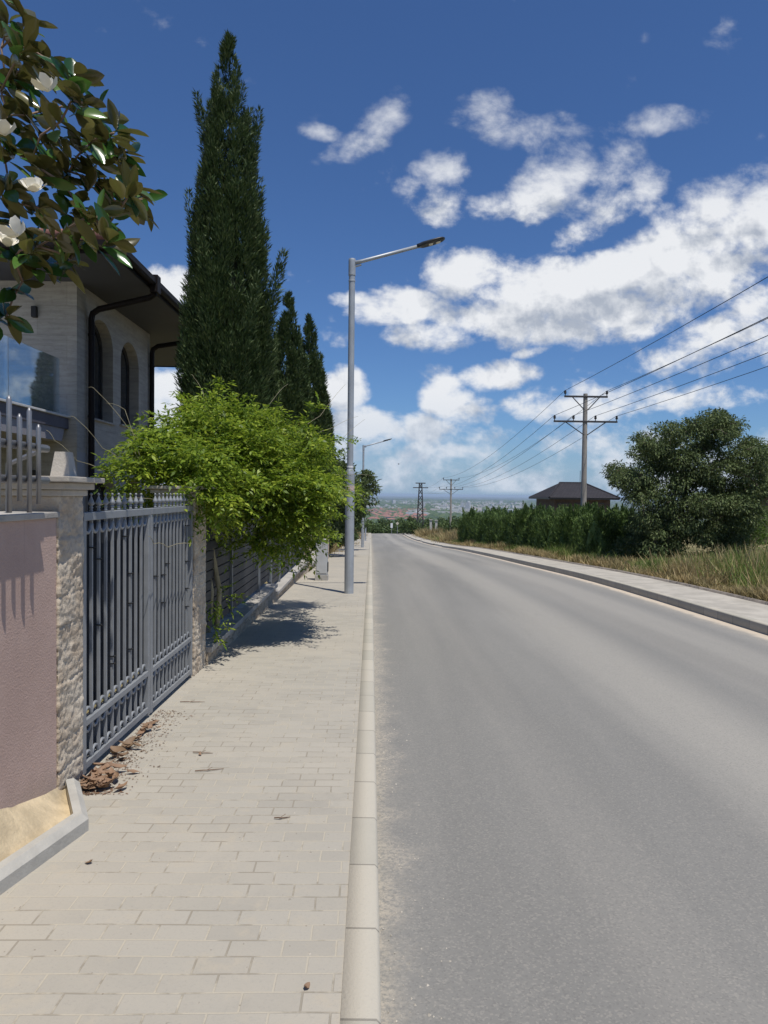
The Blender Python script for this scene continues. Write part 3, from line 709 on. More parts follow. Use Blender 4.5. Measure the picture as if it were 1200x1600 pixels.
# ------------------------------------------------------------------ house behind the wall
def m_cladding():
    m, nt, b = newmat('travertine_cladding'); p = pos(nt)
    q = pos(nt, (1.2, 1.2, 9)); n1 = noise(nt, q, 1.6, 6, .65, .3); n2 = noise(nt, p, 14, 5, .6)
    sx = N(nt, 'ShaderNodeSeparateXYZ', {0: p}); h = math_(nt, 'ADD', sx.outputs[0], sx.outputs[1])
    br = N(nt, 'ShaderNodeTexBrick', {'Vector': N(nt, 'ShaderNodeCombineXYZ', {0: h, 1: sx.outputs[2]}).outputs[0], 'Color1': c4((.9,.9,.9)), 'Color2': c4((.72,.72,.72)), 'Mortar': c4((.5,.5,.5)),
        'Scale': 1, 'Mortar Size': .004, 'Brick Width': 1.2, 'Row Height': .6})
    col = mixc(nt, smooth(nt, n1, .3, .7), (.36, .34, .305), (.49, .465, .42))
    col = mixc(nt, math_(nt, 'MULTIPLY', smooth(nt, n2, .5, .75), .3), col, (.24, .21, .18))
    col = mixc(nt, .8, col, br.outputs[0], 'MULTIPLY')
    setin(nt, b, 'Base Color', col); setin(nt, b, 'Roughness', .7); bump(nt, b, n1, .15, .01); return m
CLAD = m_cladding()
PLASTER = plain('grey_plaster', (.33, .33, .34), .85, var=.08, scale=2, bumpy=.15)
SOFFIT = plain('soffit_paint', (.045, .047, .053), .7, var=.06, scale=1)
GUTTER = plain('brown_gutter', (.014, .011, .011), .55, var=.1, spec=.12)
FRAME = plain('window_frame_brown', (.03, .026, .025), .45, var=.1)
PURPLE = plain('balcony_fascia', (.10, .095, .12), .6, var=.08, scale=3)
LILAC = plain('balcony_underband', (.30, .29, .32), .7, var=.06, scale=3)
def m_tiles(name, a, b_):
    m, nt, b = newmat(name); p = pos(nt)
    n1 = noise(nt, p, 5, 4, .6); wv = N(nt, 'ShaderNodeTexBrick', {'Vector': p, 'Color1': c4(a), 'Color2': c4(b_), 'Mortar': c4(tuple(x*.35 for x in a)), 'Scale': 1, 'Mortar Size': .018, 'Brick Width': .33, 'Row Height': .36})
    col = mixc(nt, math_(nt, 'MULTIPLY', n1, .4), wv.outputs[0], tuple(x*.6 for x in a))
    setin(nt, b, 'Base Color', col); setin(nt, b, 'Roughness', .85); setin(nt, b, 'Specular IOR Level', .15); bump(nt, b, wv.outputs['Fac'], -.8, .03); return m
BROWNTILE = m_tiles('brown_roof_tiles', (.16, .075, .05), (.12, .055, .04))
DARKTILE = m_tiles('dark_roof_tiles', (.050, .047, .052), (.038, .036, .041))
def m_glass(name, tint=(.02, .024, .028)):
    m, nt, b = newmat(name)
    setin(nt, b, 'Base Color', c4(tint)); setin(nt, b, 'Roughness', .03); setin(nt, b, 'IOR', 1.6); setin(nt, b, 'Specular IOR Level', .8); return m
PANE = m_glass('window_glass')
def m_balglass():
    m, nt, b = newmat('balustrade_glass'); nt.nodes.remove(b)
    fr = N(nt, 'ShaderNodeFresnel', {'IOR': 1.46}).outputs[0]
    tr = N(nt, 'ShaderNodeBsdfTransparent', {'Color': c4((.86, .90, .91))}); gl = N(nt, 'ShaderNodeBsdfGlossy', {'Roughness': .01, 'Color': c4((.9, .95, 1))})
    mx = N(nt, 'ShaderNodeMixShader', {0: math_(nt, 'MULTIPLY_ADD', fr, .7, .03, clamp=True)}); nt.links.new(tr.outputs[0], mx.inputs[1]); nt.links.new(gl.outputs[0], mx.inputs[2])
    nt.links.new(mx.outputs[0], nt.nodes['Material Output'].inputs[0]); return m
BALGLASS = m_balglass()

HX, HY0, HY1, HZ = -6.0, 14.6, 19.35, 5.88
house = empty('house', (-9, 17, P(17)), 'two storey stone clad house with arched windows and dark wide eaves behind the gate', 'house')
def arch_pts(y0, y1, zs, zt, n=16):
    """outline of an opening with a basket arch from sill left up over to sill right"""
    r = (y1-y0)/2; yc = (y0+y1)/2; zsp = zt - r*.85
    return [(y0, zs)] + [(yc - r*math.cos(math.pi*k/n), zsp + r*.85*math.sin(math.pi*k/n)) for k in range(n+1)] + [(y1, zs)]
def arched_wall(mb, x, y0, y1, z0, z1, ops, depth):
    cur = y0
    for (a, c, zs, zt) in ops:
        mb.add([(x,cur,z0),(x,a,z0),(x,a,z1),(x,cur,z1)], [(0,1,2,3)])
        mb.add([(x,a,z0),(x,c,z0),(x,c,zs),(x,a,zs)], [(0,1,2,3)])
        ap = arch_pts(a, c, zs, zt)
        top = ap[1:-1]
        for p, q in zip(top[:-1], top[1:]): mb.add([(x,p[0],p[1]),(x,q[0],q[1]),(x,q[0],z1),(x,p[0],z1)], [(0,1,2,3)])
        for p, q in zip(ap, ap[1:] + ap[:1]): mb.add([(x,p[0],p[1]),(x,q[0],q[1]),(x-depth,q[0],q[1]),(x-depth,p[0],p[1])], [(0,1,2,3)])
        cur = c
    mb.add([(x,cur,z0),(x,y1,z0),(x,y1,z1),(x,cur,z1)], [(0,1,2,3)])
OPS = [(15.25, 16.62, 3.22, 5.42), (17.12, 18.44, 3.26, 5.32)]
b = MB(); arched_wall(b, HX, HY0, HY1, 2.45, HZ, OPS, .30)
b.add([(HX,HY0,2.45),(HX,HY0,HZ),(-14,HY0,HZ),(-14,HY0,2.45),(HX,HY1,2.45),(HX,HY1,HZ),(-14,HY1,HZ),(-14,HY1,2.45)], [(0,1,2,3),(7,6,5,4)])
b.build('upper_wall', CLAD, house)
GOPS = [(15.3, 16.9, .2, 2.05), (17.4, 18.7, .5, 1.95)]
b = MB(); arched_wall(b, HX, HY0, HY1, -1, 2.45, GOPS, .30); b.add([(HX,HY1,-1),(HX,HY1,2.45),(-14,HY1,2.45),(-14,HY1,-1)], [(0,1,2,3)]); b.build('plinth_wall', PLASTER, house)
b = MB(); b.add([(HX,HY0,-1),(HX,HY0,2.45),(-14,HY0,2.45),(-14,HY0,-1)], [(0,1,2,3)]); b.build('porch_wall', CLAD, house)
for (a, c, zs, zt) in OPS + GOPS:
    ap = arch_pts(a, c, zs, zt); fr = MB(); ins = arch_pts(a+.09, c-.09, zs+.09, zt-.09); xf = HX-.24
    n = len(ap)
    for k in range(n):
        k2 = (k+1) % n; fr.add([(xf,*ap[k]),(xf,*ap[k2]),(xf,*ins[k2]),(xf,*ins[k]),(xf-.06,*ins[k]),(xf-.06,*ins[k2])], [(0,1,2,3),(3,2,5,4)])
    yc = (a+c)/2; fr.box((xf-.05, yc-.045, zs+.05), (xf-.004, yc+.045, zt-.05))
    w_ = fr.build('window', FRAME, house)
    p = MB(); p.add([(xf-.03, y, z) for y, z in ins], [tuple(range(len(ins)))]); p.build('pane', PANE, w_)
    if zs > 1: MB().box((HX-.24, a-.06, zs-.045), (HX+.06, c+.06, zs-.002), bev=.006).build('sill', GREYST, w_)
EX, EY0, EY1 = -4.60, 12.75, 24.2
MB().box((-15, EY0+.02, HZ), (EX-.02, EY1-.02, HZ+.06)).build('soffit', SOFFIT, house)
b = MB()
b.box((EX-.045, EY0, HZ-.03), (EX-.015, EY1, HZ+.17)); b.box((-15, EY0-.0, HZ-.03), (EX-.046, EY0+.03, HZ+.17)); b.box((-15, EY1-.03, HZ-.03), (EX-.046, EY1, HZ+.17)); b.build('fascia', GUTTER, house)
g = MB()
prof = [(-.01, .16), (-.01, .06), (.03, .02), (.09, .02), (.13, .06), (.13, .165), (.115, .165), (.115, .07)]
g.prism([(EX+px, HZ+pz) for px, pz in prof], 1, EY0-.13, EY1+.1); g.prism([(EY0-px, HZ+pz) for px, pz in prof], 0, -15, EX+.12)
g.build('gutter', GUTTER, house)
# hipped tile roof
apex = [(-9.5, 17.4), (-9.5, 19.6)]; zr = HZ + 2.0
r = MB(); z0 = HZ + .185; o = .06
r.add([(-15, EY0-o, z0), (EX+o, EY0-o, z0), (EX+o, EY1+o, z0), (-15, EY1+o, z0), (-9.9, 17.6, zr), (-9.9, 19.4, zr)], [(0,1,4),(1,2,5,4),(2,3,5),(3,0,4,5),(3,2,1,0)])
rf = r.build('roof', BROWNTILE, house)
h = MB(); h.tube([(EX+.10, EY0-.10, z0+.03), (-9.9, 17.6, zr+.03)], .13, 10); h.tube([(EX+.06, EY1+.06, z0+.03), (-9.9, 19.4, zr+.03)], .12, 10); h.tube([(-9.9, 17.6, zr+.03), (-9.9, 19.4, zr+.03)], .12, 10)
h.build('hip_cap', plain('hip_tile', (.22, .10, .07), .7, var=.15), rf, smooth=True)
def downpipe(y, zj, zdown):
    b = MB(); x0 = HX + .09
    b.box((EX+.0, y-.31, HZ-.12), (EX+.16, y-.07, HZ+.24), bev=.012)
    b.tube([(EX+.06, y-.19, HZ+.0), (EX+.06, y-.19, HZ-.14), (EX-.06, y-.15, HZ-.20), (x0+.16, y-.02, zj+.06), (x0+.03, y, zj-.02), (x0, y, zj-.12), (x0, y, zdown)], .064, 10)
    for zz in (zj-.5, zj-2.2): b.tube([(x0, y, zz), (x0, y, zz+.05)], .073, 10)
    b.build('downpipe', GUTTER, house, smooth=False)
downpipe(15.12, 5.40, -.5); downpipe(19.24, 5.48, -.5)
# balcony with glass balustrade
bal = MB(); bal.box((-13.5, 8.2, 2.90), (-6.16, 14.58, 3.12)); bal.build('balcony', PURPLE, house)
MB().prism([(8.3, 2.64), (14.34, 2.64), (14.46, 2.897), (8.3, 2.897)], 0, -13.4, -6.19).build('balcony_band', LILAC, house)
MB().box((-13.5, 8.15, 3.122), (-6.12, 14.59, 3.165), bev=.006).build('balcony_trim', plain('white_trim', (.62, .62, .62), .5, var=.05), house)
for a, c in ((8.3, 10.3), (10.33, 12.3), (12.33, 14.3)): MB().box((-6.232, a, 3.17), (-6.22, c, 4.27)).build('glass_panel', BALGLASS, house)
for xx, zz in ((-6.83, 5.25), (-6.83, 1.95)):
    MB().box((xx-.05, HY0-.10, zz-.11), (xx+.05, HY0-.003, zz+.11), bev=.01).build('wall_light', BLACK, house)

# ------------------------------------------------------------------ plants: materials
BARK = plain('bark', (.16, .125, .10), .95, var=.3, scale=12, bumpy=.8, bscale=40)
VINEWOOD = plain('vine_wood', (.28, .25, .16), .9, var=.2, scale=8)
M_CYP = leafmat('cypress_scales', [(.038, .07, .024), (.060, .10, .034), (.09, .132, .048), (.145, .18, .078)], .12, .6, .2)
M_CORE = plain('shaded_core', (.035, .042, .022), .95, var=.35, scale=9, bumpy=1.0, bscale=25)  # cypress core: shade of the crown's interior put into its dark brown-green
M_HEDGE = leafmat('hedge_sprays', [(.06, .11, .035), (.095, .16, .046), (.135, .21, .06), (.19, .27, .08)], .15, .6, .2)
M_VINE = leafmat('climber_leaflets', [(.09, .15, .018), (.17, .26, .026), (.28, .38, .036), (.42, .49, .06)], .42, .45, .35)
M_TREE = leafmat('tree_leaves', [(.06, .09, .032), (.10, .138, .05), (.14, .18, .07), (.19, .225, .105)], .25, .6, .18)
M_BRIGHT = leafmat('bright_leaves', [(.06, .12, .02), (.11, .19, .03), (.17, .26, .05)], .35, .5, .3)
M_WOOD = leafmat('woodland_leaves', [(.05, .085, .03), (.085, .13, .042), (.13, .175, .06)], .15, .6, .2)
M_MAG = leafmat('magnolia_leaves', [(.025, .075, .018), (.045, .12, .025), (.08, .17, .03), (.14, .22, .05)], .22, .16, .7, under=((.072, .062, .02), (.16, .15, .045)))
PETAL = plain('petals', (.82, .78, .66), .5, var=.06, scale=20)

# ------------------------------------------------------------------ southern magnolia over the pink wall
def mag_leaf(b, base, d, L, W, roll):
    d = d.normalized(); up = Vector((0, 0, 1)); s = d.cross(up)
    s = s.normalized() if s.length > 1e-3 else Vector((1, 0, 0)); s = (Matrix.Rotation(roll, 3, d) @ s); m = s.cross(d)
    st = [(0, .05), (.14, .45), (.36, .92), (.60, 1.0), (.80, .72), (.92, .36), (1, .02)]
    vs = []; curl = random.uniform(-.1, .28)
    for f, w_ in st:
        c = base + d*L*f - m*L*curl*f*f
        vs += [c - s*W*w_ + m*W*.34*w_, c, c + s*W*w_ + m*W*.34*w_]
    fs = []
    for i in range(len(st)-1): fs += [(i*3, i*3+1, i*3+4, i*3+3), (i*3+1, i*3+2, i*3+5, i*3+4)]
    b.add(vs, fs)
mag = empty('magnolia_tree', (-3.4, 4.2, P(4)), 'large glossy leaved magnolia with white flowers leaning over the pink wall', 'tree')
mp = [(12,40),(40,72),(28,112),(70,100),(100,118),(60,175),(112,122),(128,160),(95,190),(150,182),(12,180),(20,235),(66,225),(140,225),(178,208),(165,240),(196,236),(70,268),(15,290),
      (108,268),(62,325),(185,318),(205,300),(222,312),(150,335),(170,350),(30,345),(98,362),(135,375),(168,378),(25,400),(70,410),(110,405),(35,440),(60,385),(10,130),(42,30),(150,285),(120,320),(10,495)]
tips = []
for i, (px, py) in enumerate(mp): tips.append(at(px, py, 3.75 + .75*random.random()))
for i in range(70):
    q = Vector((random.uniform(-5.6, -2.2), random.uniform(2.2, 5.8), random.uniform(2.2, 6.2)))
    e = ((q.x+3.6)/1.9)**2 + ((q.y-4)/1.9)**2 + ((q.z-4)/2.2)**2
    c = CM.transposed() @ (q - Vector((0, 0, EYE))); px = 600 + FPX*c.x/-c.z
    if e < 1 and px < -15: tips.append(q)
b = skeleton(MB(), [(-3.4, 4.2, P(4)-.1), (-3.38, 4.18, .9), (-3.3, 4.1, 1.9), (-3.2, 4.05, 2.7), (-3.2, 4.0, 3.6)], tips, .13, .006, 7, .25); b.build('trunk', plain('magnolia_bark', (.26, .17, .12), .85, var=.2, scale=15), mag, smooth=True)
b = MB()
ctr = Vector((-3.3, 4.1, 2.8))
for tp in tips:
    ax = ((tp - ctr).normalized()*.8 + Vector((0, 0, .55))).normalized()
    for k in range(random.randint(10, 15)):
        an = k*2.4 + random.random()*.6; e = random.uniform(-.45, .95)
        o1 = ax.orthogonal().normalized(); o2 = ax.cross(o1)
        d = (o1*math.cos(an) + o2*math.sin(an)) + ax*e
        mag_leaf(b, tp + ax*random.uniform(-.09, .03), d, random.uniform(.12, .20), random.uniform(.028, .042), random.uniform(-1.1, 1.1)*random.choice((.5, 1, 2.2)))
me_ = b
o = raw('foliage', [v for v in b.v], b.f, M_MAG, mag, smooth=True)
for px, py, Y in ((76,142,3.6),(52,300,3.55),(28,368,3.5),(8,212,3.6),(12,385,3.9)):
    c = at(px, py, Y); f = MB()
    for ring, (n, tilt, L) in enumerate(((5, .95, .074), (4, .45, .064))):
        for k in range(n):
            an = 2*math.pi*k/n + ring*.5 + random.random()*.3; d = Vector((math.cos(an)*tilt, math.sin(an)*tilt, 1)).normalized()
            o1 = Vector((-math.sin(an), math.cos(an), 0)); ou = Vector((math.cos(an), math.sin(an), 0)); vs = []
            for fr, w_ in ((0, .25), (.35, .85), (.7, 1), (1, .45)):
                q = c + d*L*fr + ou*L*.25*math.sin(fr*2.6); vs += [q - o1*L*.36*w_, q - ou*L*.08*w_, q + o1*L*.36*w_]
            f.add(vs, [(i*3+j, i*3+j+1, i*3+j+4, i*3+j+3) for i in range(3) for j in range(2)])
    rt = Matrix.Rotation(random.uniform(-.7, .7), 3, 'X') @ Matrix.Rotation(random.uniform(-.7, .7), 3, 'Y')
    f.v = [tuple(c + rt @ ((Vector(q) - c) * (1 + .25*mnoise.noise(Vector(q)*22)))) for q in f.v]
    f.lathe((c.x, c.y, c.z), [(.004, 0), (.010, .01), (.008, .03), (.001, .04)], 8); f.build('flower', PETAL, mag, smooth=True)

# ------------------------------------------------------------------ cypresses
def cypress(base, prof, label, nsh, per, extra=(), width=1.0, group='cypresses behind the fence', leaf=(.06, .15), wl=.010):
    """dense upright shoots carried on a solid inner body; prof = [(height, radius)]"""
    t = empty('cypress_tree', base, label, 'cypress', group); bx, by, bz = base
    H = [p[0] for p in prof]; Rr = [p[1]*width for p in prof]; top = H[-1]
    MB().tube([(bx, by, bz-.1), (bx, by, bz+top*.45), (bx, by, bz+top*.9)], [.13, .06, .008], 8).build('trunk', BARK, t)
    VV, FF, off = [], [], 0
    # opaque inner body, coloured dark as crown shade; a skin of short sprays lies on it
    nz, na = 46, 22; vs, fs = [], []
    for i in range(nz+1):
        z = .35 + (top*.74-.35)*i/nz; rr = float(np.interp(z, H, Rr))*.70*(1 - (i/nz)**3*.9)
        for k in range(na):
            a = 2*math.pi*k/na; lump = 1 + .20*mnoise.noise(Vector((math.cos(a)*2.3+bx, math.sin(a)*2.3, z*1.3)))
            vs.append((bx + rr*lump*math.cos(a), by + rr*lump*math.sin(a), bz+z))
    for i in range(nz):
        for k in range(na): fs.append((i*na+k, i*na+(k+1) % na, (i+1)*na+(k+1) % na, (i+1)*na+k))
    raw('shaded_core', vs, fs, M_CORE, t)
    area = np.array([max(.17, float(np.interp(z, H, Rr))) for z in np.linspace(.3, top, 300)]); cdf = np.cumsum(area)/area.sum()
    zsh = np.interp(RNG.random(nsh), cdf, np.linspace(.3, top, 300)); ash = RNG.random(nsh)*2*math.pi
    shoots = []
    for z, a in zip(zsh, ash):
        rr = float(np.interp(z, H, Rr)); L = min(.22 + rr*.8, .8)*(.7+.6*random.random())
        L = min(L, max(.15, (top - z)*1.2)); z2 = z
        rr2 = rr*random.uniform(.66, .90)
        shoots.append((np.array([bx+rr2*math.cos(a), by+rr2*math.sin(a), bz+z2-L*.5]), np.array([math.cos(a)*.13, math.sin(a)*.13, 1.0]), L, (.045+.14*rr)*random.uniform(.7, 1.25)))
    for q in extra: shoots.append(q)
    for o, d, L, rad in shoots:
        d = d/np.linalg.norm(d); n = int(per*(.5+L))
        f = RNG.random((n, 1)); th = RNG.random((n, 1))*2*math.pi
        e1 = np.cross(d, [0, 0, 1.]); e1 = e1/np.linalg.norm(e1) if np.linalg.norm(e1) > 1e-4 else np.array([1., 0, 0]); e2 = np.cross(d, e1)
        rr = rad*np.sin(np.pi*np.clip(f*.86+.10, 0, 1))**.8*(.55+.5*RNG.random((n, 1)))
        rad_v = e1*np.cos(th) + e2*np.sin(th)
        p = o + d*L*f + rad_v*rr
        dd = d*1.0 + rad_v*.55 + RNG.normal(size=(n, 3))*.22
        V, Fq = leaves(p, dd, RNG.uniform(*leaf, n), wl*(.7+.6*RNG.random(n)), .15)
        VV.append(V); FF.append(Fq + off); off += len(V)
    raw('foliage', np.concatenate(VV), np.concatenate(FF), M_CYP, t)
    return t
def shoot_line(p0, p1, r0, n):
    out = []; a, b_ = np.array(p0[:]), np.array(p1[:]); d = b_-a; L = np.linalg.norm(d)
    for i in range(n): f = i/n; out.append((a + d*f, d/L, L/n*1.9, r0*(1-.75*f)))
    return out
gz = P(14)
cy = Vector((-2.82, 14.0, gz))
prof1 = [(z-gz-.28, r) for z, r in ((-.2,.35),(.8,.6),(1.6,.72),(2.6,.88),(3.8,.90),(5.1,.80),(6.3,.68),(7.6,.56),(8.9,.40),(9.5,.28),(10.1,.16),(10.5,.06),(10.7,.02))]
ex = shoot_line(cy + Vector((.55,-.2,4.6)), at(439, 412, 13.8), .22, 7) + shoot_line(cy + Vector((.4,-.3,4.0)), at(428, 470, 13.7), .24, 6) + shoot_line(cy + Vector((-.25,-.1,8.2)), at(311, 165, 14), .14, 5) \
   + shoot_line(cy + Vector((-.45,-.3,5.2)), at(298, 330, 13.9), .2, 5) + shoot_line(cy + Vector((.35,-.1,7.8)), at(402, 195, 14), .13, 4) + shoot_line(cy + Vector((-.5,-.5,3.0)), at(290, 500, 13.6), .26, 5) + shoot_line(cy + Vector((.1,-.7,2.6)), at(395, 470, 13.3), .26, 5)
cypress(cy, prof1, 'tallest cypress, dark green column with a side shoot, behind the climber', 820, 165, ex)
def small_cyp(px, top_py, Y, wpx, label, n):
    q = at(px, top_py, Y); z0 = P(Y); H = q.z - z0; r = wpx*Y/FPX/2
    cypress(Vector((q.x, Y, z0)), [(0,.5*r),(H*.2,.85*r),(H*.42,.9*r),(H*.6,.76*r),(H*.75,.56*r),(H*.88,.31*r),(H*.96,.12*r),(H,.01)], label, n, 150, leaf=(.08, .19), wl=.015)
small_cyp(450, 462, 22.5, 88, 'medium cypress close behind the tallest one, second in height', 520)
small_cyp(484, 496, 26, 80, 'slender cypress third in the row toward the street lamp', 480)
small_cyp(508, 628, 31, 42, 'lowest cypress at the end of the row beside the nearest lamp pole', 150)

# ------------------------------------------------------------------ climber hanging over gate pillar and fence
vine = empty('climbing_wisteria', (-1.95, 7.9, P(7.9)), 'bright green wisteria spilling over the stone pillar, fence and pavement', 'climber')
stem = MB()
for k in range(4):
    x = -2.0 + .06*k; stem.tube([(x, 7.8+.2*k, P(8)), (x+.05, 7.9+.15*k, .5), (x-.05, 8+.1*k, 1.1), (x+.15, 8.2, 1.7)], [.035, .03, .028, .02], 7)
stem.build('stem', VINEWOOD, vine, smooth=True)
cl = [(250,725,7.3,.26),(285,700,7.7,.36),(320,680,8.3,.42),(360,690,8.6,.46),(400,690,8.8,.46),(440,700,9.2,.46),(458,725,9.3,.40),(482,760,9.4,.30),(460,770,8.9,.38),(420,770,8.5,.45),(370,760,8.2,.42),(335,735,7.8,.3),(312,745,7.4,.2),
      (358,775,8.1,.24),(400,790,8.5,.30),(450,795,8.8,.30),(480,805,9.1,.2),(425,840,8.7,.2),(465,842,8.9,.2),(388,832,8.5,.17),(445,812,8.8,.26),(410,808,8.6,.24),(480,822,9,.18),(325,655,8.9,.2),(488,700,11.5,.36),(498,750,11.5,.30),(486,805,10.5,.22),(300,752,6.95,.15),(318,735,7.1,.22),(318,775,7.0,.13),(331,800,7.15,.12),(300,778,6.9,.08),(345,815,7.6,.12),(215,735,7.0,.18),(235,700,7.4,.22),(195,748,6.9,.1),(320,640,9,.28),(360,655,9.2,.3),(400,665,9.4,.25),(472,690,10.5,.34),
      (494,825,10,.12),(300,640,8.8,.12),(270,690,7.9,.3),(230,765,7.6,.2),(270,760,7.7,.24)]
VV, FF, off = [], [], 0
fr_p, fr_d = [], []
for px, py, Y, r in cl:
    if py < 715: py += 16
    if px > 470: px -= 10
    kf = random.choice((.35, .6, .9, 1.2, 1.5)); px += random.uniform(-8, 8); py += random.uniform(-12, 9)
    c = np.array(at(px, py, Y)[:]); n = int(110*kf*(r/.4)**2)+8
    q = ball(n, .2)*np.array([r, r*1.15, r*.8])
    fr_p.append(c+q); fr_d.append(unit(q + 1e-4)*np.array([1, 1, .55]) + np.array([.12, -.1, -.12]) + RNG.normal(size=(n, 3))*.35)
    for k in range(int(24*(.4+.6*kf)*(r/.4)**1.6)+4):          # long shoots that rise, then arch over
        v = ball(1, .5)[0]; v[2] = v[2]*.6 + .22; o = c + v*r*.55; L_ = r*random.choice((.6, .75, .9, 1.05, 1.2, 1.6)) + .05; m = max(5, int(L_/.034))
        f = np.linspace(.15, 1, m)[:, None]; dv = v/np.linalg.norm(v); g_ = random.uniform(.1, .55)
        p_ = o + dv*L_*f + np.array([0, 0, -1.])*L_*g_*f*f + RNG.normal(size=(m, 3))*.012
        sd2 = np.cross(dv, [0, 0, 1.]) + 1e-3; sgn = np.where(np.arange(m) % 2, 1, -1)[:, None]
        fr_p.append(p_); fr_d.append(dv*.55 + sd2*sgn*.8 + np.array([0, 0, -.55])*f*g_ + RNG.normal(size=(m, 3))*.2)
for px, py, Y in ((336,925,7.7),(345,938,7.75),(332,955,7.65),(338,975,7.6),(328,990,7.6),(350,928,7.8)):
    c = np.array(at(px, py, Y)[:]); q = ball(5)*.05; fr_p.append(c+q); fr_d.append(unit(q)+np.array([.5, -.3, .1]))
fp = np.concatenate(fr_p); fd = unit(np.concatenate(fr_d)); nF = len(fp)
L = RNG.uniform(.12, .22, (nF, 1))
sd_ = unit(np.cross(fd, np.array([0, 0, 1.]) + RNG.normal(size=(nF, 3))*.35)); drp = np.array([0, 0, -1.])
fs_ = RNG.uniform(.72, 1.22, nF)
for k in range(7):
    if k == 6: p = fp + fd*L + drp*L*.25; d = fd + drp*.4
    else:
        f = .3 + .3*(k//2); sg = 1 if k % 2 else -1
        p = fp + fd*L*f + drp*L*.25*f*f; d = sd_*sg*.9 + fd*.55 + drp*.15 + RNG.normal(size=(nF, 3))*.18
    V, Fq = leaves(p, d, RNG.uniform(.035, .09, nF)*fs_, RNG.uniform(.008, .019, nF)*fs_, .2, jit=.35)
    VV.append(V); FF.append(Fq+off); off += len(V)
raw('foliage', np.concatenate(VV), np.concatenate(FF), M_VINE, vine)
tend = [[(290,640,8.4),(262,640,8.2),(245,655,8.0)],[(240,720,7.4),(200,668,7.2),(150,610,7.1),(138,606,7.1)],[(210,735,7.1),(160,700,6.9),(120,655,6.8),(106,652,6.8)],[(180,745,6.9),(120,720,6.7),(85,688,6.6),(72,672,6.6)],
        [(470,690,10),(520,668,11),(560,650,12)],[(480,700,10),(530,690,11.5),(570,655,12.5)],[(320,650,9),(318,615,9),(303,590,9),(298,586,9)],[(400,665,9.4),(430,620,9.6),(450,600,9.8)],[(420,790,8.4),(380,800,8.1),(330,820,7.5)],
        [(370,830,8.3),(395,825,8.3),(400,815,8.3)],[(300,850,6.52),(262,855,5.75),(240,850,5.36),(232,838,5.25)],[(500,745,10),(545,742,11.5),(585,744,13)],[(330,760,7.7),(270,790,6.9),(215,778,6.2),(150,792,5.4)],[(460,680,9.8),(500,650,10.5),(540,600,11.2)],[(200,690,7.2),(225,735,7.2),(195,640,7.2),(165,630,7.2)]]
for tr in tend:
    pts = [at(*q) for q in tr]; pp = []
    for i in range(len(pts)-1):
        for f in (0, .33, .66): pp.append(pts[i].lerp(pts[i+1], f) + Vector((0, 0, .02*math.sin(f*3.1))))
    pp.append(pts[-1]); MB().tube(pp, [.0036*(1-.5*i/len(pp)) for i in range(len(pp))], 5).build('tendril', VINEWOOD, vine, smooth=True)

# ------------------------------------------------------------------ broadleaf trees
def broadleaf(name, base, lean, crown_c, crown_r, label, cat, group, ntip, nleaf, leaf, mat, r0=.12, spread=.5, trunk_h=None, droop=.3, wl=.3, tips=None):
    base = Vector(base); cc = Vector(crown_c); t = empty(name, base, label, cat, group)
    if tips is None:
        tips = [];
        while len(tips) < ntip:
            v = Vector(ball(1, .35)[0]); q = cc + Vector((v.x*crown_r[0], v.y*crown_r[1], v.z*crown_r[2]))
            q += Vector((mnoise.noise(q*.9), mnoise.noise(q*.9+Vector((5,0,0))), mnoise.noise(q*.9+Vector((0,7,0)))))*min(crown_r)*.35
            if q.z > base.z + .25: tips.append(q)
    th = trunk_h or max(.6, (cc.z - crown_r[2]*.5 - base.z))
    tk = [base - Vector((0, 0, .15)), base + Vector((lean*.3, 0, th*.5)), base + Vector((lean*.7, 0, th)), base.lerp(cc, .75) + Vector((lean*.2, 0, 0)), cc + Vector((0, 0, crown_r[2]*.35))]
    skeleton(MB(), tk, tips, r0, r0*.07, 5, .3).build('trunk', BARK, t, smooth=True)
    per = max(4, nleaf//len(tips)); P_, D_ = [], []
    for q in tips:
        n = int(per*random.uniform(.45, 1.6)); v = ball(n, .25); sc = spread*random.uniform(.55, 1.15)
        P_.append(np.array(q[:]) + v*np.array([sc, sc, sc*.62])); out = np.array((q-cc)[:]); out = out/max(np.linalg.norm(out), 1e-3)
        D_.append(v*.7 + out*.4 + np.array([0, 0, -droop]) + RNG.normal(size=(n, 3))*.45)
    p = np.concatenate(P_); d = np.concatenate(D_); n = len(p); L = RNG.uniform(leaf*.65, leaf*1.3, n)
    V, Fq = leaves(p, d, L, L*wl*.5*RNG.uniform(.8, 1.3, n), .25)
    raw('foliage', V, Fq, mat, t)
    return t
# the wild tree on the far verge
tz = P(26)
tp = [(985,735),(955,738),(1000,690),(1010,720),(1030,675),(1060,665),(1085,660),(1105,655),(1125,665),(1100,690),(1150,695),(1175,700),(1185,730),(1170,760),(1150,730),(1190,750),(1130,720),(1070,700),(1040,720),(1090,740),(1050,750),(1010,760),(985,775),(1000,800),(1030,785),(1075,780),(1110,770),(1140,780),(1165,800),(1140,815),(1110,810),(1060,815),(1020,825),(990,820),(1005,845),(1040,840),(1090,835),(1125,840),(970,745),(1118,672),(1180,715),(1020,700),(1150,760)]
tips = []
for px, py in tp:
    for k in range(7): tips.append(at(px + 14 + random.uniform(-14, 10), py + random.uniform(-8, 16), 26.2 + random.uniform(-2.3, 1.8)))
for px, py in [(random.uniform(990, 1175), random.uniform(690, 850)) for _ in range(90)]:
    if ((px-1075)/105)**2 + ((py-770)/100)**2 < 1: tips.append(at(px, py, 26.3 + random.uniform(-1.6, 1.6)))
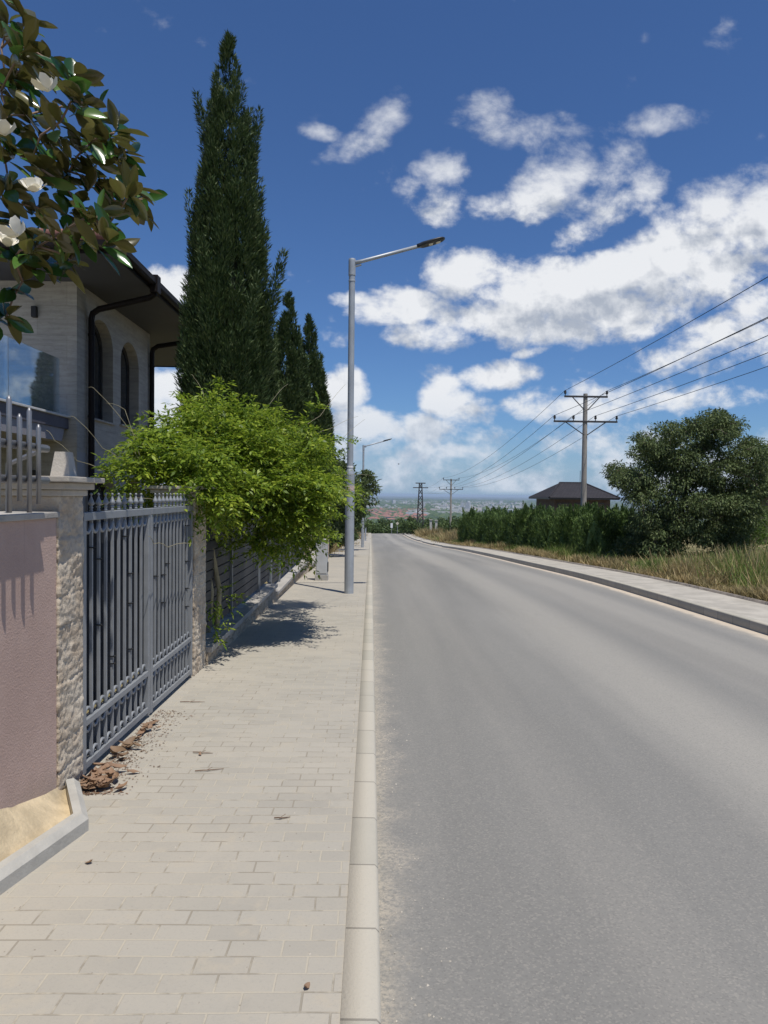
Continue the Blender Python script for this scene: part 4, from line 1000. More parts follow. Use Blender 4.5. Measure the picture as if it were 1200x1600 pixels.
broadleaf('verge_tree', (11.5, 26.5, tz), -.1, at(1075, 745, 26.5), (2.6, 2.2, 2.2), 'broad bushy tree with drooping grey green leaves on the grass verge', 'tree', None, 0, 92000, .115, M_TREE, .15, .54, 1.0, .5, .36, tips)
# garden trees beyond the pink stone pillar
for i, (bx, Y, cx, cz, rr, lab) in enumerate([(-2.6, 30, -1.9, 1.3, (1.5, 1.8, 1.8), 'loose garden tree behind the slim pink pillar'), (-2.8, 38, -1.6, 1.7, (2.0, 2.2, 2.2), 'garden tree between first and second lamp poles, leaning toward the pavement'),
                                  (-2.6, 52, -1.8, .2, (1.7, 3, 2.2), 'dark garden tree behind the second lamp pole'), (-3.4, 66, -2.6, -.6, (2.0, 3, 2.4), 'farthest garden tree on the house side of the street')]):
    broadleaf('garden_tree', (bx, Y, P(Y)), .2, (cx, Y, cz), rr, lab, 'tree', 'garden trees along the pavement', 40, 7600, .17, (M_TREE, M_TREE, M_WOOD, M_WOOD)[i], .10, .5, wl=.5, tips=None)

# ------------------------------------------------------------------ conifer hedge on the far verge
def hedge_mesh(h, w, n):
    P_, D_, L_ = [], [], []
    nsh = int(60*h)
    for k in range(nsh):
        z = h*(RNG.random()**.8)*.93; a = RNG.random()*2*math.pi
        rr = w*(1 - (z/h)**2.2*.62)*(.55 + .45*RNG.random()); L = random.uniform(.35, .75)
        o = np.array([rr*math.cos(a)*.85, rr*math.sin(a)*.85, max(0, z-.25)]); d = np.array([math.cos(a)*.42, math.sin(a)*.42, 1.0]); d /= np.linalg.norm(d)
        m = n; f = RNG.random((m, 1)); q = RNG.normal(size=(m, 3))*.085*(1.15-f)
        P_.append(o + d*L*f + q); D_.append(d + q*4 + RNG.normal(size=(m, 3))*.2); L_.append(RNG.uniform(.07, .18, m))
    # leader tips
    for k in range(5):
        a = RNG.random()*6.28; o = np.array([.2*w*math.cos(a), .2*w*math.sin(a), h*.8]); m = n*2; f = RNG.random((m, 1)); q = RNG.normal(size=(m, 3))*.075*(1.1-f)
        P_.append(o + np.array([0, 0, 1.])*f*h*random.uniform(.18, .28) + q); D_.append(np.array([0, 0, 1.]) + q*4); L_.append(RNG.uniform(.1, .22, m))
    nc, na = 10, 14; vs, fs = [], []
    for i in range(nc+1):
        z = h*.86*i/nc; rr = w*(1-(z/h)**2.2*.62)*.66
        for k in range(na): vs.append((rr*math.cos(6.283*k/na), rr*math.sin(6.283*k/na), z))
    for i in range(nc):
        for k in range(na): fs.append((i*na+k, i*na+(k+1) % na, (i+1)*na+(k+1) % na, (i+1)*na+k))
    p = np.concatenate(P_); d = np.concatenate(D_); L = np.concatenate(L_)
    V, Fq = leaves(p, d, L, .014+.010*RNG.random(len(p)), .15)
    return np.concatenate([np.array(vs), V]), np.concatenate([np.array(fs), Fq+len(vs)])
hedge_src = []
for h, w_ in ((1.95, .85), (2.1, .9), (1.85, .85), (2.2, .95), (2.0, .8)):
    V, Fq = hedge_mesh(h, w_, 56)
    t = empty('hedge_conifer', (0, 0, 0), 'dark feathery conifer standing close in the trimmed hedge row on the verge', 'conifer', 'conifers of the hedge row')
    raw('foliage', V, Fq, M_HEDGE, t); MB().tube([(0,0,-.2),(0,0,1.2),(0,0,2)], [.06,.05,.02], 6).build('trunk', BARK, t); hedge_src.append(t)
i = 0; y = 28.5
while y < 66:
    for row in range(2):
        x = 9.1 + row*1.35 + random.uniform(-.22, .22) + (.25 if y < 33 else 0); yy = y + row*.6 + random.uniform(-.2, .2)
        o = hedge_src[i] if i < len(hedge_src) else copy_tree(random.choice(hedge_src))
        s = random.uniform(.86, 1.18)*(.93 + .41*(y-28)/45); o.location = (x, yy, P(yy)-.02); o.rotation_euler.z = random.random()*6.28; o.scale = (s, s, s*random.uniform(.9, 1.08)); i += 1
    y += 1.45

# leafy shrubs beside the verge tree
def shrub(x, y, r, h, label, mat, n=2600, leaf=.11, wl=.45, group='shrubs on the verge'):
    z = P(y); t = empty('shrub', (x, y, z), label, 'shrub', group)
    tips = [Vector((x, y, z)) + Vector((v[0]*r*.8, v[1]*r*.8, max(.15, h*(.5+.42*v[2])))) for v in ball(22, .4)]
    skeleton(MB(), [(x, y, z-.1), (x, y, z+h*.2), (x+.03, y, z+h*.35)], tips, .05, .006, 5, .2).build('stem', BARK, t)
    P_, D_ = [], []
    for q in tips:
        m = n//22; v = ball(m, .2); P_.append(np.array(q[:]) + v*np.array([r*.42, r*.42, h*.24])); D_.append(v + np.array([0, 0, .2]) + RNG.normal(size=(m, 3))*.4)
    p = np.concatenate(P_); L = RNG.uniform(leaf*.6, leaf*1.3, len(p)); V, Fq = leaves(p, np.concatenate(D_), L, L*wl*.5, .2)
    raw('foliage', V, Fq, mat, t)
shrub(11.0, 31.0, 1.1, 1.9, 'light green leafy shrub between hedge end and the verge tree', M_BRIGHT, 3400)
shrub(14.6, 27.5, 1.5, 2.6, 'bright green bush at the picture edge beside the verge tree', M_BRIGHT, 4200)
shrub(16.2, 31, 1.7, 3.0, 'dark green bush behind the bright one past the verge tree', M_TREE, 3600)
shrub(9.3, 25.2, .75, .9, 'low dark scrub in front of the verge tree trunk', M_TREE, 1600)
shrub(12.6, 24.8, .9, 1.0, 'low dark scrub under the drooping tree on its far side', M_TREE, 1600)
t = tag(MB().box((13.4, 23.4, P(23)-.2), (19.5, 23.7, P(23)+.62), bev=.015).build('concrete_wall', CONC, None, (16.5, 23.5, P(23))), 'low grey concrete wall in the grass by the verge tree', 'wall')

# ------------------------------------------------------------------ grass of the verge
M_DRY = leafmat('dry_grass', [(.30, .22, .10), (.42, .32, .16), (.50, .40, .22), (.26, .22, .09)], .3, .7, .2)
M_GRN = leafmat('green_grass', [(.10, .17, .035), (.16, .24, .05), (.22, .30, .075), (.34, .34, .13), (.18, .26, .06)], .35, .6, .25)
def blades(n, fx, h0, h1, name, mat, dens, wid=.0055, lean=.35):
    X, Yv, Hh, Wd = [], [], [], []
    while sum(len(a) for a in X) < n:
        m = 40000; y = 9 + (118-9)*RNG.random(m)**1.9; x = fx(m)
        keep = RNG.random(m) < np.array([dens(a, b_) for a, b_ in zip(x, y)])
        X.append(x[keep]); Yv.append(y[keep])
    x = np.concatenate(X)[:n]; y = np.concatenate(Yv)[:n]; n = len(x)
    z = np.array([ground_z(a, b_) for a, b_ in zip(x, y)])
    tall = np.array([.55+.9*max(0, mnoise.noise(Vector((a*.6, b_*.45, 3)))+.35) for a, b_ in zip(x, y)])
    H = RNG.uniform(h0, h1, n)*tall; W = (wid + .0004*y)*RNG.uniform(.7, 1.4, n)
    a = RNG.random(n)*6.283; s = np.stack([np.cos(a), np.sin(a), np.zeros(n)], 1)
    d = np.stack([RNG.normal(size=n)*lean, RNG.normal(size=n)*lean, np.ones(n)], 1); p0 = np.stack([x, y, z-.01], 1)
    p1 = p0 + d*H[:, None]*.55; p2 = p0 + d*H[:, None] + np.stack([d[:, 0], d[:, 1], -.25*np.ones(n)], 1)*H[:, None]*.35
    V = np.stack([p0 - s*W[:, None], p0 + s*W[:, None], p1 + s*W[:, None]*.75, p1 - s*W[:, None]*.75, p2], 1).reshape(-1, 3)
    i5 = np.arange(n)[:, None]*5
    me = bpy.data.meshes.new(name); q = i5 + np.array([[0, 1, 2, 3]]); tr = i5 + np.array([[3, 2, 4]])
    idx = np.concatenate([q, tr], 1).ravel(); me.vertices.add(len(V)); me.vertices.foreach_set('co', V.astype(np.float32).ravel())
    me.loops.add(len(idx)); me.loops.foreach_set('vertex_index', idx.astype(np.int32))
    st = (np.arange(n)[:, None]*7 + np.array([[0, 4]])).ravel(); me.polygons.add(2*n); me.polygons.foreach_set('loop_start', st.astype(np.int32))
    me.materials.append(mat); me.update(calc_edges=True); o = link(name, me); o['kind'] = 'stuff'; return o
def nz(a, b_, s, o): return mnoise.noise(Vector((a*s, b_*s, o)))
blades(50000, lambda m: 7.28 + 5.5*RNG.random(m)**1.7, .10, .38, 'dry_grass', M_DRY, lambda a, b_: min(1, max(.05, .55 + 1.3*nz(a, b_, .5, 1) - max(0, a-9)*.12)))
blades(64000, lambda m: 7.6 + 7.0*RNG.random(m)**1.2, .16, .5, 'green_grass', M_GRN, lambda a, b_: min(1, max(0, .30 + 1.6*nz(a, b_, .38, 9) + min(.35, (a-7.6)*.35) - (.5 if a < 8.1 else 0))))
def clump(px, py, Y, r, h, n, name, mat, lean=.3):
    pass
# tall feathery grass clumps near the picture edge and dry patches further on
def tufts(name, mat, spots, lean=.28, wid=.0055):
    Vs, Fs, off = [], [], 0
    for x, y, r, h, n in spots:
        n = int(n*1.5)
        q = RNG.normal(size=(n, 2))*r*.5; px, py = x+q[:, 0], y+q[:, 1]; z = np.array([ground_z(a, b_) for a, b_ in zip(px, py)])
        d = np.stack([q[:, 0]*.35 + RNG.normal(size=n)*lean, q[:, 1]*.35 + RNG.normal(size=n)*lean, np.ones(n)], 1); H = h*RNG.uniform(.45, 1.1, (n, 1)); p0 = np.stack([px, py, z-.02], 1)
        V, Fq = leaves(p0, d, H, (wid + .0003*y), .1, jit=.2)
        Vs.append(V); Fs.append(Fq+off); off += len(V)
    o = raw(name, np.concatenate(Vs), np.concatenate(Fs), mat); o['kind'] = 'stuff'; return o
rs = random.Random(3)
tufts('tall_green_grass', M_GRN, [(8.9, 16.2, .9, 0.80, 182), (9.6, 17.4, 1.0, 0.86, 210), (8.6, 14.9, .7, 0.61, 125), (10.6, 18.8, 1.0, 0.83, 182), (9.3, 19.4, .8, 0.64, 140), (10.8, 20.8, 1, 0.71, 154), (8.4, 21.5, .6, 0.39, 112), (11.8, 21.2, 1.2, 0.83, 182), (8.7, 29, .8, 0.64, 168), (8.5, 31.5, .8, 0.64, 182), (8.3, 27, .6, 0.45, 112), (8.5, 35, .8, 0.45, 154), (8.4, 39, .8, 0.45, 154), (8.3, 50, 1, 0.51, 140), (8.5, 63, 1.2, 0.57, 140), (8.6, 78, 1.5, 0.77, 168), (9, 86, 1.5, 0.77, 140)])
tufts('dry_grass_clumps', M_DRY, [(9.2, 16.6, 1.0, .95, 110), (10.2, 18.2, 1.1, 1.0, 120), (9.0, 19.0, 1.0, .8, 120), (11, 20.6, 1.1, .9, 110), (8.4, 14.4, .7, .6, 120), (9.8, 22, 1, .6, 140), (8.0, 16.5, .8, .55, 240), (8.3, 18.3, .8, .6, 240), (9.9, 15.8, .6, .8, 160), (7.8, 23, .8, .4, 240), (7.9, 25.5, 1.0, .4, 300), (8.2, 43, .9, .6, 260), (8.0, 55, 1, .6, 220), (8.2, 72, 1.2, 1.0, 260), (9.3, 76, 1.6, 1.6, 420), (9.8, 80, 1.5, 1.6, 320), (8.5, 90, 1.4, 1.1, 260), (9.5, 104, 2, 1.9, 420), (8.4, 112, 1.5, 1.3, 260), (-2.2, 33, .5, .9, 220), (-1.9, 35.5, .4, .7, 160), (-2.1, 42, .5, .8, 200), (-2.0, 50, .6, .9, 200), (-2.2, 60, .8, 1, 200), (-1.8, 29.2, .25, .5, 120), (-2.5, 90, 1.2, 1.4, 300), (-2.6, 110, 1.5, 1.5, 300)], .3, .007)

# ------------------------------------------------------------------ house beyond the hedge
def far_house(cx, cy, hw, hd, eave, ridge, label, brick):
    z0 = P(cy); t = empty('far_house', (cx, cy, z0), label, 'house', 'houses beyond the verge')
    b = MB(); b.box((cx-hw+.7, cy-hd+.7, z0-1), (cx+hw-.7, cy+hd-.7, eave-.02)); b.build('wall', brick, t)
    for k in range(3):
        x = cx - hw*.55 + k*hw*.5; f = MB().box((x-.6, cy-hd+.66, eave-1.5), (x+.6, cy-hd+.72, eave-.35)).build('window', FRAME, t); MB().box((x-.5, cy-hd+.64, eave-1.4), (x+.5, cy-hd+.655, eave-.45)).build('pane', PANE, f)
    b = MB(); b.box((cx-hw, cy-hd, eave-.02), (cx+hw, cy+hd, eave+.16)); b.build('eave', FRAME, t)
    r = MB(); z = eave+.163; rl = hw*.36
    r.add([(cx-hw-.05,cy-hd-.05,z),(cx+hw+.05,cy-hd-.05,z),(cx+hw+.05,cy+hd+.05,z),(cx-hw-.05,cy+hd+.05,z),(cx-rl,cy,ridge),(cx+rl,cy,ridge)], [(0,1,5,4),(1,2,5),(2,3,4,5),(3,0,4),(3,2,1,0)]); rf = r.build('roof', DARKTILE, t)
    c = MB()
    for a, e in (((cx-rl,cy,ridge),(cx+rl,cy,ridge)), ((cx-rl,cy,ridge),(cx-hw,cy-hd,z)), ((cx+rl,cy,ridge),(cx+hw,cy-hd,z))): c.tube([a, e], .11, 6)
    c.build('ridge_cap', DARKTILE, rf)
    MB().tube([(cx+rl*.7, cy, ridge), (cx+rl*.7, cy, ridge+1.3)], .025, 5).build('antenna', BLACK, t)
WALLB = plain('brown_brick', (.10, .068, .052), .85, var=.2, scale=3)
a0 = at(828, 777, 70); a1 = at(968, 779, 70)
far_house(21.1, 74.5, 3.5, 4.6, at(880, 780, 70).z, at(900, 754.5, 74.5).z, 'dark roofed brown house behind the hedge under the power pole', WALLB)
a2 = at(1150, 774, 75)
far_house(a2.x+6, 79, 6.2, 4.2, a2.z-.1, at(1190, 763, 79).z, 'far house roof showing at the picture edge behind the verge tree', WALLB)

# ------------------------------------------------------------------ power line
POLE = plain('pole_concrete', (.33, .30, .26), .9, var=.12, scale=2, bumpy=.2)
IRON = plain('crossarm_iron', (.045, .042, .042), .6, var=.1)
X1 = 10.82; ARMS = [(6.70, 1.10, (-1.06, 1.06)), (5.44, 1.62, (-1.58, -.62, .50, 1.58))]
def power_pole():
    z0 = P(36); t = empty('power_pole', (X1, 36, z0), '', 'power pole', 'concrete power poles of the line')
    MB().lathe((X1, 36, 0), [(.17, z0-.2), (.15, z0+2), (.105, 6.86)], 12).build('pole', POLE, t, smooth=False)
    for z, w_, ins in ARMS:
        MB().box((X1-w_, 35.86, z-.045), (X1+w_, 35.95, z+.045), bev=.008).build('crossarm', IRON, t)
        b = MB()
        for s in (-1, 1): b.tube([(X1+s*w_*.62, 35.9, z-.04), (X1+s*.08, 35.87, z-.68)], .026, 6)
        b.build('brace', IRON, t)
        for x in ins: MB().lathe((X1+x, 35.9, z+.045), [(.022, 0), (.022, .08), (.06, .09), (.066, .15), (.05, .17), (.06, .19), (.045, .25), (.02, .27)], 8).build('insulator', BLACK, t)
    return t
p0 = power_pole(); p0['label'] = 'nearer concrete power pole with two iron crossarms above the hedge'
p1 = copy_tree(p0); p1.location = (X1-.03, 96, P(96)+.02); p1['label'] = 'further concrete power pole with two crossarms, small against the city'
WIRE = plain('wire', (.035, .035, .04), .5, var=.05)
names = ['left upper', 'right upper', 'outer left lower', 'inner left lower', 'inner right lower', 'outer right lower']
descr = ['power line wire from the street side end of the upper crossarm', 'power line wire from the field side end of the upper crossarm', 'power line wire from the street side end of the lower crossarm',
         'power line wire from the lower crossarm just streetward of the pole', 'power line wire from the lower crossarm just fieldward of the pole', 'power line wire from the field side end of the lower crossarm']
k = 0
PT3 = at(657, 765, 165)
for z, w_, ins in ARMS:
    for x in ins:
        dz = z + .30 - P(36); pts = []
        for (ya, za), (yb, zb), sag in (((-24, dz + P(-24)+.35), (36, dz + P(36)), .62), ((36, dz+P(36)), (96, dz+P(96)+.02), 1.0), ((96, dz+P(96)+.02), (165, PT3.z + (1.0 if z > 6 else 0)), .9)):
            m = 14
            for i in range(m + (1 if yb == 165 else 0)):
                f = i/m; xx = X1 + x if yb < 165 else (X1 + x)*(1-f) + (PT3.x + x*.7)*f
                pts.append((xx, ya+(yb-ya)*f, za+(zb-za)*f - 4*sag*f*(1-f)))
        b = MB(); b.tube(pts, .011, 5); tag(b.build('wire', WIRE, None, pts[14]), descr[k], 'wire', 'wires of the power line'); k += 1
# lattice pylon
zt = at(657, 759, 165).z + .6; zb = P(165); px0 = PT3.x
t = empty('lattice_pylon', (px0, 165, zb), 'narrow iron lattice pylon with two short crossarms beyond the road end', 'pylon')
def leg_at(sx, sy, f): h = .85*(1-f)+.28*f; return Vector((px0+sx*h, 165+sy*h, zb+(zt-zb)*f))
for sx in (-1, 1):
    for sy in (-1, 1): MB().tube([leg_at(sx, sy, 0), leg_at(sx, sy, 1)], .11, 5).build('leg', IRON, t)
b = MB(); ns = 9
for i in range(ns):
    f0, f1 = i/ns, (i+1)/ns
    for (s0, s1) in (((-1,-1),(1,-1)), ((1,-1),(1,1)), ((1,1),(-1,1)), ((-1,1),(-1,-1))):
        b.tube([leg_at(*s0, f0), leg_at(*s1, f1)], .05, 4); b.tube([leg_at(*s1, f0), leg_at(*s0, f1)], .05, 4)
b.build('lattice', IRON, t)
MB().box((px0-1.15, 164.8, zt-.1), (px0+1.15, 165.2, zt+.12)).build('crossarm', IRON, t); MB().box((px0-1.75, 164.8, zt-1.15), (px0+1.75, 165.2, zt-.95)).build('crossarm', IRON, t)

# ------------------------------------------------------------------ posts and signs far down the road
for (px, py0, py1, lab) in ((673, 831, 813, 'pale concrete gate post nearer the road in the far verge'), (681.5, 830, 814, 'second pale concrete gate post in the far verge, beside the first')):
    Y = 108; q0, q1 = at(px, py0, Y), at(px, py1, Y); t = empty('gate_post', (q0.x, Y, q0.z), lab, 'post', 'pale gate posts')
    MB().box((q0.x-.17, Y-.17, q0.z-1.2), (q0.x+.17, Y+.17, q1.z), bev=.01).build('post_shaft', plain('pale_concrete', (.5, .49, .45), .85, var=.08), t)
    MB().box((q0.x-.26, Y-.26, q1.z), (q0.x+.26, Y+.26, q1.z+.14), bev=.02).build('post_cap', CONC, t)
t = tag(MB().box((at(673,830,109).x, 109, P(109)-.2), (at(682,830,109).x, 109.2, P(109)+.65)).build('post_wall', CONC, None, (9, 109, P(109))), 'short pale wall joining the two concrete gate posts', 'wall')
def road_sign(px, Y, ytop, w_, h, lab, shape, col):
    q = at(px, ytop, Y); z0 = P(Y); t = empty('road_sign', (q.x, Y, z0), lab, 'sign', 'signs at the road end')
    MB().tube([(q.x, Y, z0-.2), (q.x, Y, q.z)], .04, 8).build('sign_post', GALV, t)
    m = MB()
    if shape == 'box': m.box((q.x-w_, Y-.08, q.z-h), (q.x+w_, Y-.05, q.z), bev=.01)
    else: m.prism([(q.x-w_, q.z-h/2), (q.x, q.z-h), (q.x+w_, q.z-h/2), (q.x, q.z)], 1, Y-.08, Y-.05)
    m.build('sign_plate', plain('sign_face', col, .5, var=.04), t)
road_sign(612, 128, 817.5, .20, .85, 'white upright board sign at the road end', 'box', (.75, .76, .78))
road_sign(621, 126, 815, .30, .65, 'pale diamond sign on a post at the road end', 'diamond', (.55, .52, .40))

# ------------------------------------------------------------------ trees past the road end
far_src = []
for k in range(4):
    n = 1500; tips = ball(16, .3)*np.array([2.6, 2.6, 2.0]) + np.array([0, 0, 3.2]); P_ = []
    for q in tips: P_.append(q + ball(n//16, .3)*1.25)
    p = np.concatenate(P_); V, Fq = leaves(p, RNG.normal(size=(len(p), 3)), RNG.uniform(.35, .7, len(p)), RNG.uniform(.12, .24, len(p)), .2)
    t = empty('roadside_tree', (0, 0, 0), 'dark round broadleaf tree in the belt of trees past the road end', 'tree', 'trees past the road end')
    raw('foliage', V, Fq, M_WOOD, t); MB().tube([(0,0,-1),(0,0,2),(.1,0,4)], [.2,.14,.06], 6).build('trunk', BARK, t); far_src.append(t)
spots = [(588,815,160),(598,812,170),(606,814,158),(618,812,175),(628,808,190),(640,806,200),(652,812,165),(660,815,160),(672,815,170),(690,808,150),(703,812,140),(715,806,150),(700,802,190),(728,806,160),(583,806,230),(602,803,260),(622,803,280),(645,800,300),(670,803,240),(686,800,260),(712,799,280),(575,808,190),(740,800,200),(760,800,230),(565,805,180),(555,800,210)]
for i, (px, py, Y) in enumerate(spots):
    o = far_src[i] if i < 4 else copy_tree(random.choice(far_src))
    q = at(px, py, Y); s = random.uniform(.8, 1.15)*(.9 + (Y-150)*.002); o.location = (q.x, Y, q.z - 6.9*s); o.rotation_euler.z = random.random()*6.28; o.scale = (s, s, s)
shr = [(690, 824, 112), (700, 820, 108), (646, 826, 124), (637, 826, 128), (712, 826, 92)]
for i, (px, py, Y) in enumerate(shr):
    q = at(px, py, Y); shrub(q.x, Y, 1.7, 2.2, ('dark bush beside the pale gate posts', 'larger dark bush behind the further power pole', 'low bush by the white board sign', 'low bush at the bend of the road', 'bush at the far end of the hedge row')[i], M_WOOD, 1500, .3, .5, 'bushes near the road end')

# ------------------------------------------------------------------ the town on the plain
ZP = -103
def town(name, cat, group, label, w_, d_, h, cols, roof, n, yr, pxr, roofh=0):
    src = []
    for wc in cols:
        b = MB(); b.box((-w_, -d_, -2), (w_, d_, h), 0)
        if roofh: b.add([(-w_-1,-d_-1,h+.1),(w_+1,-d_-1,h+.1),(w_+1,d_+1,h+.1),(-w_-1,d_+1,h+.1),(-w_*.4,0,h+roofh),(w_*.4,0,h+roofh)], [(0,1,5,4),(1,2,5),(2,3,4,5),(3,0,4),(3,2,1,0)], 1)
        else: b.box((-w_*.94, -d_*.94, h+.1), (w_*.94, d_*.94, h+1.6), 1)
        m1 = plain('town_wall', wc, .85, var=.1, scale=.08)
        o = b.build(name, [m1, roof], None, (0, 0, 0)); tag(o, label, cat, group); src.append(o)
    for i in range(n):
        o = src[i] if i < len(src) else random.choice(src).copy()
        if i >= len(src): COL.objects.link(o)
        Y = random.uniform(*yr); px = random.uniform(*pxr)
        if pxr[1]-pxr[0] > 150 and random.random() < .4: px = random.gauss(720, 45)
        q = at(px, 800, Y); o.location = (q.x, Y, ZP); s = random.uniform(.75, 1.35); o.scale = (s*random.uniform(.7, 1.5), s, s*random.uniform(.7, 1.3)); o.rotation_euler.z = random.uniform(-.5, .5)
RED = plain('red_town_roof', (.27, .125, .09), .8, var=.2, scale=.05); GRY = plain('grey_town_roof', (.4, .39, .38), .8, var=.1, scale=.05)
town('suburb_house', 'house', 'red roofed suburb houses', 'small pale suburb house with red tiled roof on the plain below', 8, 6, 5, [(.55,.5,.44), (.65,.6,.55), (.45,.4,.35)], RED, 260, (2800, 5000), (575, 665), 4)
town('apartment_block', 'apartment block', 'pale apartment blocks of the town', 'pale apartment block in the distant town on the plain', 19, 7, 14, [(.68,.66,.62), (.55,.53,.5), (.62,.55,.5)], GRY, 250, (3600, 11000), (540, 860))
town('tower_block', 'tower block', 'tower blocks of the town', 'pale tower block rising over the distant town', 11, 10, 30, [(.7,.68,.65), (.55,.54,.54)], GRY, 20, (4800, 8500), (560, 830))
town('industrial_hall', 'hall', 'flat halls of the town', 'long flat pale industrial hall on the plain', 60, 25, 11, [(.72,.72,.7), (.5,.52,.55)], GRY, 40, (3600, 13000), (540, 870))
# tree cover between the houses
n = 9000; Y = 2000*np.exp(RNG.random(n)*1.9); pxx = RNG.uniform(430, 980, n); x = (pxx-580)/FPX*Y
nn = np.array([mnoise.noise(Vector((a*.0022, b_*.0008, 0))) for a, b_ in zip(x, Y)]); kp = nn > -.12; x, Y = x[kp], Y[kp]; n = len(x)
vs, fs = [], []
Vt = []; s = (Y*.0016+2.5)*RNG.uniform(.6, 1.5, n)
oct_ = np.array([(1,0,.3),(.3,.95,.25),(-.8,.6,.3),(-.8,-.6,.35),(.3,-.95,.3),(0,0,1.1)])
Vt = (np.stack([x, Y, np.full(n, ZP)], 1)[:, None, :] + oct_[None]*s[:, None, None]*np.array([1.5, 1.5, 1.0])[None, None]).reshape(-1, 3)
tri = np.array([(i, (i+1) % 5, 5) for i in range(5)]); Ft = (np.arange(n)[:, None, None]*6 + tri[None]).reshape(-1, 3)
setting(raw('distant_woods', Vt, Ft, M_WOOD), 'stuff')

# ------------------------------------------------------------------ fallen leaves and litter
LITTER = leafmat('dry_leaf', [(.10, .05, .032), (.20, .105, .065), (.30, .185, .115), (.17, .11, .075), (.24, .12, .07)], 0, .6, .3)
def dry_leaf_mesh(seed):
    rr = random.Random(seed); b = MB(); L, W = rr.uniform(.09, .14), rr.uniform(.016, .028); cu = rr.uniform(.3, .9); st = [(0, .05), (.2, .6), (.45, 1), (.7, .8), (.9, .3), (1, .02)]; vs = []
    for f, w_ in st:
        z = .006 + cu*L*.5*(2*f-1)**2*rr.uniform(.7, 1.1); vs += [(L*(f-.5), -W*w_, z+W*w_*rr.uniform(.2, .9)), (L*(f-.5), 0, z), (L*(f-.5), W*w_, z+W*w_*rr.uniform(.2, .9))]
    b.add(vs, [(i*3+j, i*3+j+1, i*3+j+4, i*3+j+3) for i in range(5) for j in range(2)]); return b
lf_src = []
for k in range(5):
    o = dry_leaf_mesh(k).build('fallen_leaf', LITTER, None, (0, 0, 0), smooth=True); tag(o, 'curled brown magnolia leaf lying in the heap at the gate foot', 'leaf', 'fallen leaves at the gate'); lf_src.append(o)
def put(o, x, y, dz=.002): o.location = (x, y, P(y)+dz); o.rotation_euler = (random.uniform(-.4, .4), random.uniform(-.4, .4), random.random()*6.28); s = random.uniform(.6, 1.05); o.scale = (s, s, s)
for i in range(66):
    o = lf_src[i] if i < 5 else random.choice(lf_src).copy()
    if i >= 5: COL.objects.link(o)
    y = 4.10 + 1.3*random.random()**2.4; x = FX + .03 + abs(random.gauss(0, .10))*(1 if y < 4.6 else .5)
    put(o, x, y, random.uniform(.0, .03))
for px, py, lab in ((140, 1350, 'single dark brown leaf alone on the paving near the bed kerb'), (478, 1545, 'dry curled leaf with stalk lying near the kerb in the foreground'), (312, 1180, 'small dark leaf lying on the paving in front of the gate')):
    o = random.choice(lf_src).copy(); COL.objects.link(o); o['label'] = lab; del o['group']
    d = ray(px, py); Yg = 3.0
    for _ in range(30): Yg = (P(Yg) - EYE)/d.z*d.y
    put(o, d.x/d.y*Yg, Yg); o.scale = (.42, .6, .5)
# crumbs of leaf and soil round the heap
n = 1300; y = 4.05 + 1.7*RNG.random(n)**1.7; x = FX + .02 + np.abs(RNG.normal(size=n))*.13; z = np.array([P(a) for a in y]) + .004
V, Fq = leaves(np.stack([x, y, z], 1), np.stack([RNG.normal(size=n), RNG.normal(size=n), np.abs(RNG.normal(size=n))*.15], 1), RNG.uniform(.006, .03, n), RNG.uniform(.0015, .005, n), .2, jit=.1)
setting(raw('leaf_crumbs', V, Fq, LITTER), 'stuff')
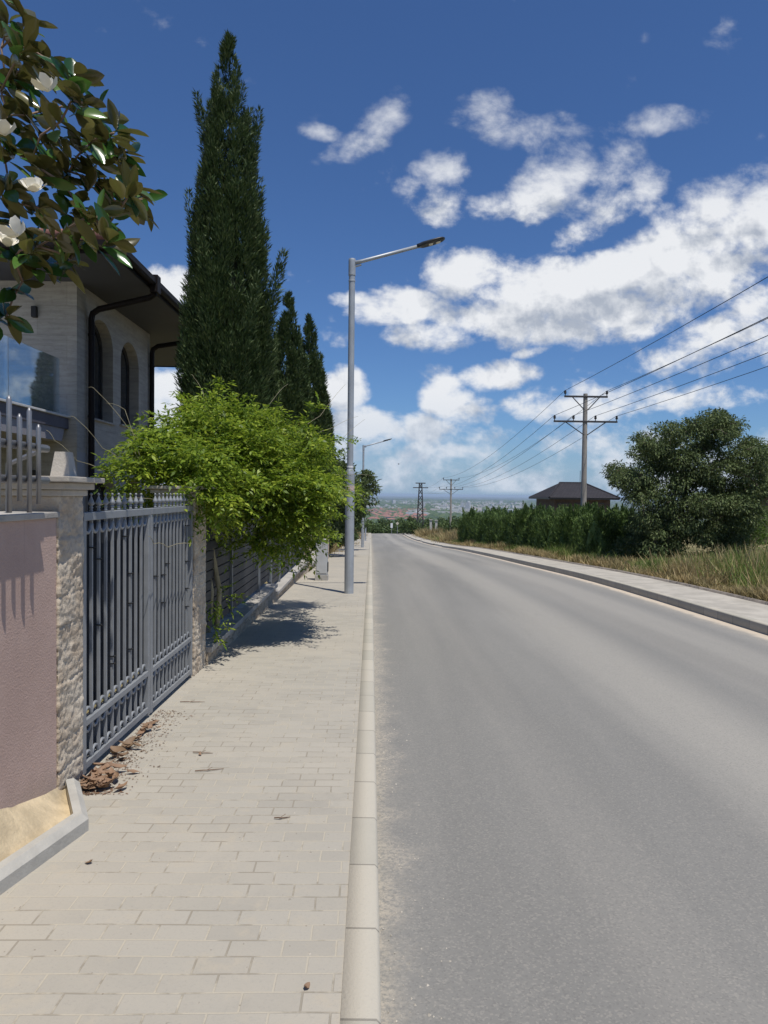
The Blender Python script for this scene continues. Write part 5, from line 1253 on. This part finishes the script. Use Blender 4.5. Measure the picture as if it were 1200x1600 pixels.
# twigs and grit
TWIG = plain('dry_twig', (.16, .11, .075), .9, var=.2)
def on_pave(px, py):
    d = ray(px, py); Yg = 3.0
    for _ in range(30): Yg = (P(Yg) - EYE)/d.z*d.y
    return d.x/d.y*Yg, Yg
for px, py, L_, lab in ((316, 1178, .13, 'thin dry twig on the paving before the gate, the nearer of two'), (326, 1205, .17, 'longer dry twig lying just below the first one before the gate'), (440, 1280, .08, 'tiny dry twig in the middle of the paving'), (300, 1098, .2, 'dry twig beside the foot of the covered gate pillar')):
    x, y = on_pave(px, py); a = random.random()*.9 - .2; z = P(y) + .008
    pts = [(x + L_*(f-.5)*math.cos(a) + .012*math.sin(f*9), y + L_*(f-.5)*math.sin(a) + .01*math.cos(f*7), z + .004*math.sin(f*5)) for f in (0, .25, .5, .75, 1)]
    b = MB(); b.tube(pts, [.0035, .004, .0035, .003, .0015], 5); b.tube([pts[2], (pts[2][0]+.03, pts[2][1]+.03, z+.01)], .002, 4); tag(b.build('twig', TWIG, None, (x, y, z)), lab, 'twig')
n = 1100; y = 1.5 + 26*RNG.random(n)**1.8; sel = RNG.random(n)
x = np.where(sel < .55, .06 + np.abs(RNG.normal(size=n))*.16, np.where(sel < .8, -1.65 + 1.5*RNG.random(n), RW - .05 - np.abs(RNG.normal(size=n))*.2))
z = np.array([P(b_) - (.122 if a > .05 else 0) for a, b_ in zip(x, y)]); sz = RNG.uniform(.0025, .0075, (n, 1, 1))
Vg = (np.stack([x, y, z], 1)[:, None, :] + (np.array([(1,0,0),(-.5,.87,0),(-.5,-.87,0),(0,0,1.1)])[None] + RNG.normal(size=(n, 4, 3))*.18)*sz).reshape(-1, 3)
Fg = (np.arange(n)[:, None, None]*4 + np.array([(0,1,3),(1,2,3),(2,0,3)])[None]).reshape(-1, 3)
setting(raw('grit', Vg, Fg, plain('grit_stone', (.36, .33, .28), .9, var=.4, scale=40)), 'stuff')
# a bird over the road
q = at(623, 725, 60); b = MB()
b.tube([q+Vector((-.02,.14,0)), q+Vector((0,.05,0)), q+Vector((0,-.06,0)), q+Vector((0,-.16,.0))], [.015,.05,.05,.012], 6)
for s in (-1, 1): b.add([q+Vector((0,-.05,.02)), q+Vector((0,.06,.02)), q+Vector((s*.16,.05,.09)), q+Vector((s*.34,-.02,.03)), q+Vector((s*.16,-.05,.09))], [(0,1,2,4),(4,2,3)])
tag(b.build('bird', BLACK, None, q), 'small dark bird flying in the hazy sky above the road', 'bird')

# ------------------------------------------------------------------ air
m = bpy.data.materials.new('haze_air'); m.use_nodes = True; nt = m.node_tree; nt.nodes.clear()
vo = N(nt, 'ShaderNodeVolumePrincipled', {'Color': c4((.64, .80, 1.0)), 'Density': 5.5e-5, 'Anisotropy': .0}); o_ = N(nt, 'ShaderNodeOutputMaterial'); nt.links.new(vo.outputs[0], o_.inputs['Volume'])
hz = MB().box((-40500, -310, ZP-3), (40500, 45500, 14)).build('haze', m); hz['kind'] = 'stuff'
